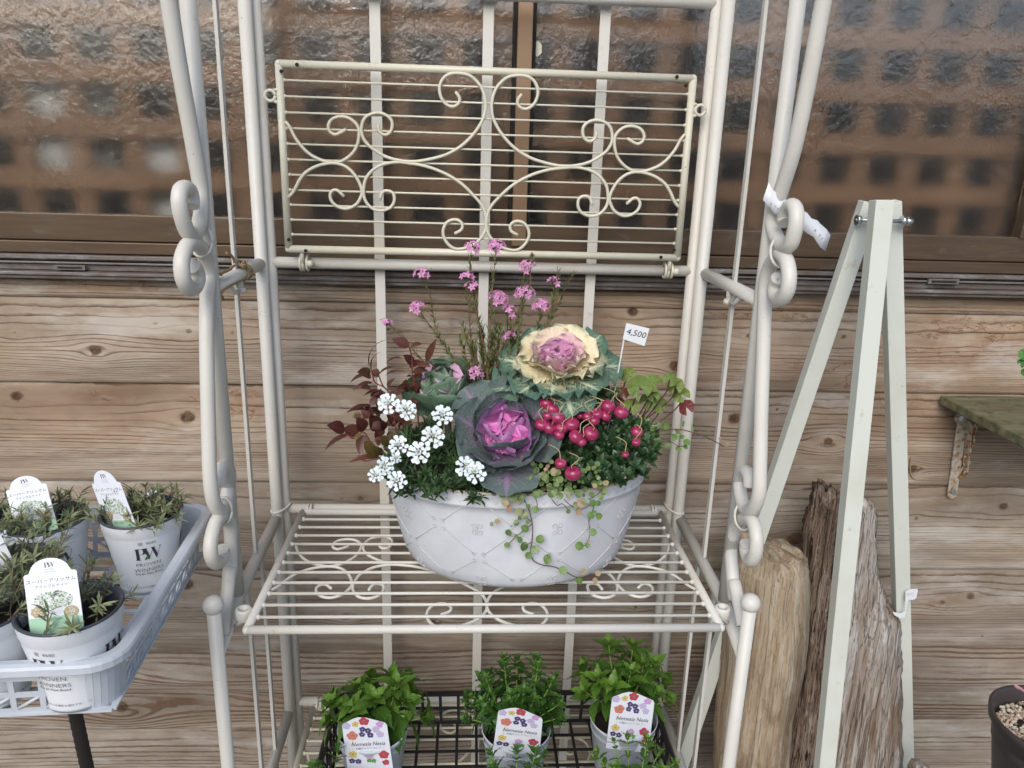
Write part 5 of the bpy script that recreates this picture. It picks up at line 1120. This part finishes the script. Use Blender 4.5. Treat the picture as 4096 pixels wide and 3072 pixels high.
make_pot(3, R(-14), potloc(280, 2432), 'alyssum pot nearest the basket corner, sparse stems beside its tag and a price stamp', (13, .062, .35, 0))
make_pot(4, R(20), potloc(566, 2048), 'alyssum pot in the far right corner of the basket, bushy with a white flower tuft', (36, .048, 0, 2))
make_pot(5, R(35), potloc(180, 2075), 'alyssum pot at the back of the basket, behind the greyest plant', (38, .050, 0, 0))
make_pot(6, R(60), potloc(50, 2262), 'alyssum pot in the middle of the basket with greyish leaves hiding a tag', (40, .060, 0, 1))
make_pot(7, R(10), potloc(-90, 2440), 'alyssum pot cut by the left picture edge, in the front row of the basket', (30, .055, .5, 0))
make_pot(8, R(10), potloc(-150, 2080), 'alyssum pot cut by the left picture edge, in the back row of the basket', (34, .060, 0, 0))

# ------------------------------------------------------------------ plant tags
mtag = newmat('white_tag_plastic', (.72, .75, .82), .35); mtan = newmat('tan_print', (.42, .34, .19), .6); mgb = newmat('mint_print', (.34, .56, .40), .6)
mdots = [newmat('pale_flower_print', (.55, .62, .50), .6), newmat('dark_leaf_print', (.12, .2, .11), .6), newmat('mid_leaf_print', (.26, .36, .22), .6), newmat('grey_pot_print', (.62, .64, .68), .6)]
def card_fn(bl, br, top, yb, yt, side):
    A = at(*bl, Y=yb); B = at(*br, Y=yb+side); T = at(*top, Y=yt); ex = B-A; ey = T-(A+B)*.5
    n = ex.cross(ey).normalized(); n = n if n.dot(CAMV(A)) > 0 else -n; O = (A+B)*.5
    return (lambda H: (lambda x, y, l=1: O+ex*x+ey*(y/H)+n*(.00035*l)))
PWS = None
def pw_tag(label, bl, br, top, yb, yt, side=0, seed=1):
    H = 1.38; fnH = card_fn(bl, br, top, yb, yt, side)(H); r_ = random.Random(seed)
    out = [(-.5, -.35), (.5, -.35), (.5, 1.02), (.47, 1.05), (.40, 1.06)]+[(.38*math.cos(a), 1.06+.32*math.sin(a)) for a in [math.pi*k/14 for k in range(1, 14)]]+[(-.40, 1.06), (-.47, 1.05), (-.5, 1.02)]
    q = MB(); q.add([fnH(x, y, 0) for x, y in out], [tuple(range(len(out)))]); tg = q.build('plant_tag', mtag, None, smooth=False, solid=.0005); tag(tg, label, 'plant tag', 'plant tags of the alyssum pots')
    q = MB(); f1 = lambda x, y: fnH(x, y, 1); f2 = lambda x, y: fnH(x, y, 2)
    pw_logo(q, f1, 0, 1.17, .17, 0, 1, True, 2); put_text(q, 'スーパーアリッサム', f1, 0, .835, .105, 0, 1.0); put_text(q, 'アイシクルナイト', f1, 0, .72, .080, 0, 1.0)
    q.build('printing', [MT['ink'], mgi, MT['greyink']], tg, smooth=False)
    p = MB()
    p.add([f1(-.16, .22), f1(-.10, .10), f1(.10, .10), f1(.16, .22)], [(0, 1, 2, 3)], 3)
    for k in range(330):
        a = r_.uniform(0, 6.28); rr = math.sqrt(r_.random()); x = .36*rr*math.cos(a); y = .42+.22*rr*math.sin(a); y = max(y, .25+.10*abs(x)); s = r_.uniform(.010, .022); m_ = r_.choice((0, 0, 0, 1, 2))
        p.add([fnH(x+s*math.cos(t_), y+s*math.sin(t_), 1.3+.004*k) for t_ in (0, 1.05, 2.1, 3.14, 4.2, 5.2)], [(0, 1, 2, 3, 4, 5)], m_)
    p.add([f2(-.5, -.35), f2(.5, -.35), f2(.5, .0), f2(.3, .06), f2(-.5, .06)], [(0, 1, 2, 3, 4)], 4)
    for cx, cy, n_, rr in ((-.30, .19, 9, .14), (.31, .14, 0, .135)):
        p.add([fnH(cx+(rr+(.012*math.sin(8*t_) if n_ else 0))*math.cos(t_), cy+(rr*.9+(.012*math.sin(8*t_) if n_ else 0))*math.sin(t_), 3) for t_ in [k*6.283/48 for k in range(48)]], [tuple(range(48))], 5)
    p.build('picture', mdots+[mgb, mtan], tg, smooth=False)
    w = MB(); f4 = lambda x, y: fnH(x, y, 4)
    for i, t_ in enumerate(('白い', '斑入り', 'の葉')): put_text(w, t_, f4, -.30, .235-i*.075, .060)
    put_text(w, '株張', f4, .31, .195, .045); put_text(w, '60', f4, .33, .105, .12); put_text(w, '約', f4, .225, .105, .045); put_text(w, 'cm', f4, .31, .045, .075)
    put_text(w, '旺盛！強健！', f4, 0, -.02, .06, 1)
    w.build('badge_writing', [mtag, MT['greyink']], tg, smooth=False)
fr_c = potloc(280, 2432)
pw_tag('white alyssum plant tag standing upright in the front corner pot, tan badges showing', (117, 2488), (331, 2462), (192, 2232), fr_c[1]-.030, fr_c[1]-.002, .002, 1)
bk_c = potloc(566, 2048); pw_tag('white alyssum plant tag leaning left in the far right pot of the basket', (425, 2092), (540, 2088), (404, 1882), bk_c[1]-.010, bk_c[1]+.004, -.028, 2)
mb_c = potloc(180, 2075); pw_tag('white alyssum plant tag at the back of the basket, half hidden by grey leaves', (60, 2100), (222, 2070), (92, 1905), mb_c[1]-.025, mb_c[1]-.004, .0, 3)
q = MB(); c_ = [at(x, y, Y=-.60) for x, y in ((-60, 2100), (3, 2138), (66, 2268), (-40, 2300))]; q.add(c_, [(0, 1, 2, 3)]); tag(q.build('plant_tag', mtag, None, smooth=False, solid=.0005), 'white tag edge cut by the left picture edge below the back tag', 'plant tag')

# ------------------------------------------------------------------ nemesia pots on the lower shelf
mnl = [leafmat('nemesia_leaf', (.04, .105, .015), (.12, .235, .03), (.17, .30, .05), .35, .42), leafmat('nemesia_fine_leaf', (.022, .075, .014), (.08, .19, .03), (.10, .22, .05), .3, .42)]
mns = newmat('nemesia_stem', (.16, .28, .05), .6); mpp = newmat('pale_translucent_pot', (.52, .57, .62), .35, .5)
def nem(seed, loc, rzp, label, stems, Lr, hgt, wr, m_i, spread=1.0, front=1.0):
    root = thing('potted_nemesia', label, 'potted plant', loc, 'nemesia pots in the black tray', rz=rzp); Z0 = V3(0, 0, 0); r_ = random.Random(seed)
    q = MB(); q.lathe([(0, .001), (.047, .001), (.049, .004), (.0615, .104), (.0625, .105), (.0640, .112), (.0628, .1125), (.0608, .106), (.057, .085)], n=48)
    for zz in (.088, .092, .096): q.tube([(.0600*math.cos(a)+.0, .0600*math.sin(a), zz) for a in [k*6.283/48 for k in range(49)]], .0006, 4)
    q.build('pot_wall', mpp, root, off=Z0)
    q = MB(); q.lathe([(0, .096), (.03, .094), (.0585, .090)], n=24); q.build('soil', MT['soil'], root, off=Z0)
    q = MB(); st_ = MB()
    for k in range(stems):
        a = k*2.4+r_.uniform(-.3, .3); rr = .03*math.sqrt(r_.random()); p = V3(rr*math.cos(a), rr*math.sin(a), .094); sp = math.sqrt((k+.5)/stems)*spread
        out_ = V3(math.cos(a)*sp, math.sin(a)*sp*(front if math.sin(a) < 0 else 1), 0); p.y = p.y*(front if p.y < 0 else 1)+(1-front)*.014; H_ = hgt*r_.uniform(.75, 1.1)*(1-.45*sp*sp)
        path = smooth_path([p, p+out_*.02+V3(0, 0, H_*.45), p+out_*.05+V3(0, 0, H_*.8), p+out_*.065+V3(0, 0, H_)], 5); st_.tube(path, [.0018-.0008*i/len(path) for i in range(len(path))], 6)
        tot = len(path); nodes = [int(tot*f) for f in ((.35, .55, .72, .85, .93, .99) if m_i == 0 else (.25, .38, .5, .6, .7, .78, .86, .93, .99))]
        for ni, i in enumerate(nodes):
            i = min(i, tot-1); td = (path[i]-path[i-1]).normalized(); e = td.orthogonal().normalized(); f2_ = ni/(len(nodes)-1); size = Lr*(1-.62*f2_**1.6)*r_.uniform(.8, 1.1)
            for s2 in (0, 1):
                b_ = ni*1.57+s2*math.pi+seed+k; rad = e*math.cos(b_)+td.cross(e)*math.sin(b_); th = R(75-40*f2_)
                q.leaf(path[i], td*math.cos(th)+rad*math.sin(th), td*math.sin(th)-rad*math.cos(th), size, size*wr, 'ovate', bend=r_.uniform(.2, 1.0), fold=.22, nl=14, nw=2, serr=.22, teeth=6.5, t=min(1, max(0, f2_*.9+r_.uniform(-.2, .3))), wave=.0008)
    q.build('foliage', mnl[m_i], root, off=Z0); st_.build('stems', mns, root, off=Z0); return root
def nemloc(px, py): p = at(px, py, Z=.452); return (p.x, p.y, .340)
N1 = nemloc(1492, 2905); N2 = nemloc(2065, 2905); N3 = nemloc(2494, 2862)
nem(1, N1, 0, 'broad leaved nemesia pot at the left end of the black tray', 14, .058, .104, .30, 0, spread=1.25, front=.25)
nem(5, N2, 0, 'densest nemesia pot with small dark leaves in the middle of the black tray', 32, .034, .138, .26, 1, spread=1.35, front=.3)
nem(9, N3, 0, 'tallest nemesia pot at the right end of the black tray, above bare soil', 17, .054, .155, .30, 0, spread=1.25, front=.25)
def nemloc2(px, y): p = at(px, 3000, Y=y); return (p.x, y, .340)
nem(12, (nemloc2(2075, -.476)[0], -.476, .34), .5, 'nemesia pot in the front row in the middle, only its leaf tips in view', 9, .032, .110, .26, 1).scale = (.85,)*3
nem(14, (nemloc2(2540, -.476)[0], -.476, .34), .9, 'nemesia pot in the front row at the right, pinched pale green stems', 14, .030, .128, .30, 0).scale = (.85,)*3
nem(15, (nemloc2(1395, -.476)[0]-.035, -.476, .34), 2.9, 'nemesia pot in the front row at the left, a single sprig in view', 4, .034, .100, .24, 1).scale = (.85,)*3
fm = {'red': newmat('red_flower_print', (.44, .05, .09), .6), 'coral': newmat('coral_flower_print', (.56, .18, .15), .6), 'navy': newmat('navy_flower_print', (.06, .05, .17), .6), 'lav': newmat('lavender_flower_print', (.48, .43, .66), .6), 'pink': newmat('orchid_flower_print', (.54, .30, .56), .6), 'yel': newmat('straw_flower_print', (.60, .45, .16), .6), 'grn': newmat('leaf_print', (.10, .30, .05), .6)}
FK = list(fm)
def nem_tag(label, bl, br, tl, tr, yb, yt, seed):
    A, B, C_, D = at(*bl, Y=yb), at(*br, Y=yb), at(*tl, Y=yt), at(*tr, Y=yt); nrm = (B-A).cross(C_-A).normalized(); nrm = nrm if nrm.dot(CAMV(A)) > 0 else -nrm
    def fn(x, y, l=0): return (A*(1-x)+B*x)*(1-y)+(C_*(1-x)+D*x)*y+nrm*(.0004*l)
    out = [(0, -.35), (1, -.35), (1, .86), (.97, .92), (.88, .96), (.70, 1.02), (.52, 1.08), (.38, 1.09), (.24, 1.05), (.10, .98), (.03, .95), (0, .90)]
    q = MB(); q.add([fn(x, y) for x, y in out], [tuple(range(len(out)))]); tg = q.build('plant_tag', mtag, None, smooth=False, solid=.0005); tag(tg, label, 'plant tag', 'plant tags of the nemesia pots')
    w = MB(); put_text(w, 'Nemesia Nesia', lambda x, y: fn(x, y, 2), .52, .40, .135, 0, .92, .35); put_text(w, '— 大輪ネメシア ネシア —', lambda x, y: fn(x, y, 2), .52, .315, .062, 1); w.build('printing', [MT['ink'], MT['greyink']], tg, smooth=False)
    p = MB(); r_ = random.Random(seed)
    for i, (x, y, s, c_) in enumerate([(.50, .99, .13, 'red'), (.10, .90, .11, 'lav'), (.30, .93, .09, 'yel'), (.84, .90, .10, 'pink'), (.20, .66, .14, 'coral'), (.44, .80, .08, 'navy'), (.56, .76, .085, 'navy'), (.42, .68, .08, 'navy'), (.60, .65, .085, 'navy'), (.74, .78, .10, 'lav'), (.82, .66, .10, 'lav'), (.16, .20, .11, 'yel'), (.52, .13, .10, 'pink'), (.84, .16, .13, 'red'), (.12, .04, .08, 'navy'), (.26, .02, .08, 'navy'), (.60, .02, .08, 'grn'), (.50, .03, .07, 'grn'), (.86, -.03, .09, 'red')]):
        s *= .86
        for k in range(5):
            a = k*1.257+r_.uniform(0, .5); cx, cy = x+s*.55*math.cos(a), y+s*.5*math.sin(a); rr = s*.52*(1 if c_ != 'grn' else .7)
            p.add([fn(cx+rr*math.cos(t_)*(1+.12*math.sin(5*t_)), cy+rr*.85*math.sin(t_), 1+.05*i+.008*k) for t_ in [j*.524 for j in range(12)]], [tuple(range(12))], FK.index(c_))
        p.add([fn(x+s*.22*math.cos(t_), y+s*.2*math.sin(t_), 1.05+.05*i+.05) for t_ in [j*.785 for j in range(8)]], [tuple(range(8))], FK.index('yel' if c_ in ('navy', 'lav') else 'grn' if c_ in ('yel', 'coral') else 'red' if c_ == 'grn' else 'lav' if c_ == 'pink' else 'grn') if c_ != 'grn' else FK.index('grn'))
        if c_ in ('coral',): p.add([fn(x-.01, y-s, 1), fn(x+.005, y-s, 1), fn(x-.02, y-s-.2, 1), fn(x-.03, y-s-.2, 1)], [(0, 1, 2, 3)], FK.index('yel'))
    p.build('picture', [fm[k] for k in FK], tg, smooth=False)
nem_tag('floral nemesia plant tag leaning in the left pot of the black tray', (1387, 3050), (1568, 3042), (1366, 2888), (1545, 2878), N1[1]-.060, N1[1]-.062, 1)
nem_tag('floral nemesia plant tag in the middle pot, tilted clockwise among dark leaves', (1975, 2975), (2160, 2990), (1995, 2833), (2172, 2862), N2[1]-.060, N2[1]-.070, 2)
nem_tag('floral nemesia plant tag in the right pot, its foot in bare soil', (2430, 2938), (2600, 2955), (2450, 2778), (2620, 2790), N3[1]-.058, N3[1]-.060, 3)

# ------------------------------------------------------------------ dark pot of grit at the lower right
gp_ = at(4225, 2900, Z=.50); gpt = thing('grit_pot', 'dark grey brown plastic pot of pale grit cut by the right picture edge', 'potted plant', (gp_.x, gp_.y, .345))
mdp = newmat('dark_brown_plastic', (.045, .035, .035), .4)
q = MB(); q.lathe([(0, 0), (.070, 0), (.075, .01), (.098, .140), (.104, .142), (.106, .158), (.102, .160), (.098, .156), (.092, .10)], gp_*0+V3(gp_.x, gp_.y, .345), 56); q.build('pot_wall', mdp, gpt)
q = MB(); q.lathe([(0, .128), (.094, .124)], V3(gp_.x, gp_.y, .345), 30); q.build('soil', MT['soil'], gpt)
q = MB(); r_ = random.Random(4)
for k in range(900):
    a = r_.uniform(0, 6.28); rr = .091*math.sqrt(r_.random()); c = V3(gp_.x+rr*math.cos(a), gp_.y+rr*math.sin(a), .4715+r_.uniform(0, .005)); s = r_.uniform(.0018, .0045)
    q.ball(c, s, 0, 6, 4, r_.uniform(.6, 1.1), r_.random(), (r_.uniform(-1, 1), r_.uniform(-1, 1), 1))
mgt = newmat('pale_grit', (.4, .35, .28), .85); b = NB(mgt); b.col(b.ramp(b.attr('tint').outputs['Fac'], [(.0, (.22, .16, .10)), (.3, (.42, .36, .26)), (.6, (.55, .52, .44)), (.85, (.50, .33, .24)), (1, (.25, .24, .22))])); go = q.build('grit', mgt, gpt); tag(go, kind='stuff')
q = MB(); q.tube(smooth_path([at(4075, 2755, Y=gp_.y-.02), at(4060, 2742, Y=gp_.y-.02), at(4090, 2760, Y=gp_.y-.02), at(4180, 2830, Y=gp_.y)], 4), .0022, 6); q.build('pink_stalk', newmat('pink_stalk', (.5, .25, .28), .6), gpt)

# ------------------------------------------------------------------ leafy plant on the wall shelf, just beyond the frame
sp = thing('shelf_plant', 'deep green lobed leaves poking in at the right edge above the mossy shelf', 'potted plant', (1.30, -.14, sz))
q = MB(); q.lathe([(0, .001), (.040, .001), (.055, .10), (.058, .101), (.058, .112), (.053, .112), (.050, .09)], V3(1.30, -.14, sz), 32); q.build('pot_wall', newmat('terracotta_pot', (.38, .15, .08), .8), sp)
q = MB()
for (x, y, r__) in ((4098, 1418, 22), (4112, 1450, 26), (4085, 1450, 14), (4108, 1488, 20), (4140, 1400, 26), (4150, 1470, 30)): c = fan_leaf(q, x, y, r__, -.16, rnd.uniform(-1, 1), 1.2, rnd.random())
q.tube(smooth_path([at(4098, 1418, Y=-.16), at(4160, 1480, Y=-.15), V3(1.30, -.14, sz+.1)], 5), .001, 5)
q.build('foliage', leafmat('deep_green_leaf', (.02, .09, .015), (.05, .17, .02), (.08, .2, .04), .4, .4), sp)

# ------------------------------------------------------------------ across the yard: timber pergola, and unseen hedge added to cut the glass's sky reflection
mhd = newmat('hedge_leaves', (.03, .05, .02), .8); b = NB(mhd); nz = b.noise(b.geo(), 9, 5, .7); b.col(b.ramp(nz, [(.35, (.012, .02, .008)), (.7, (.07, .10, .04))]))
q = MB(); r_ = random.Random(8)
for k in range(2600):
    x = r_.uniform(-13, 13); z = r_.uniform(0, 3.3+.30*math.sin(x*1.3)+.2*math.sin(x*3.1)); y = -10.5+r_.uniform(-.5, .5); s = r_.uniform(.12, .3)
    q.leaf((x, y, z), (r_.uniform(-1, 1), r_.uniform(-.3, 1), r_.uniform(-.5, 1)), (0, 1, .4), s, s*.35, 'ovate', nl=2, nw=1)
for x in range(-13, 13): q.box((x, -10.9, 0), (x+1, -10.6, 2.9))
tag(q.build('hedge', mhd), 'dark evergreen hedge added unseen across the yard to limit sky reflection in the window', 'hedge', kind='stuff')
perg = thing('timber_pergola', 'dark timber pergola frame standing across the yard behind the viewer', 'pergola', (0, -6, 0)); mpg = newmat('dark_timber', (.06, .04, .03), .8)
for x in (-1.15, 1.75): q = MB(); q.box((x-.07, -6.07, 0), (x+.07, -5.93, 2.62)); q.build('post', mpg, perg, smooth=False)
q = MB(); q.box((-1.6, -6.05, 2.40), (2.3, -5.95, 2.56)); q.build('beam', mpg, perg, smooth=False)
for x in (-.6, .35, 1.1): q = MB(); q.box((x-.04, -7.5, 2.64), (x+.04, -5.6, 2.74)); q.build('rafter', mpg, perg, smooth=False)
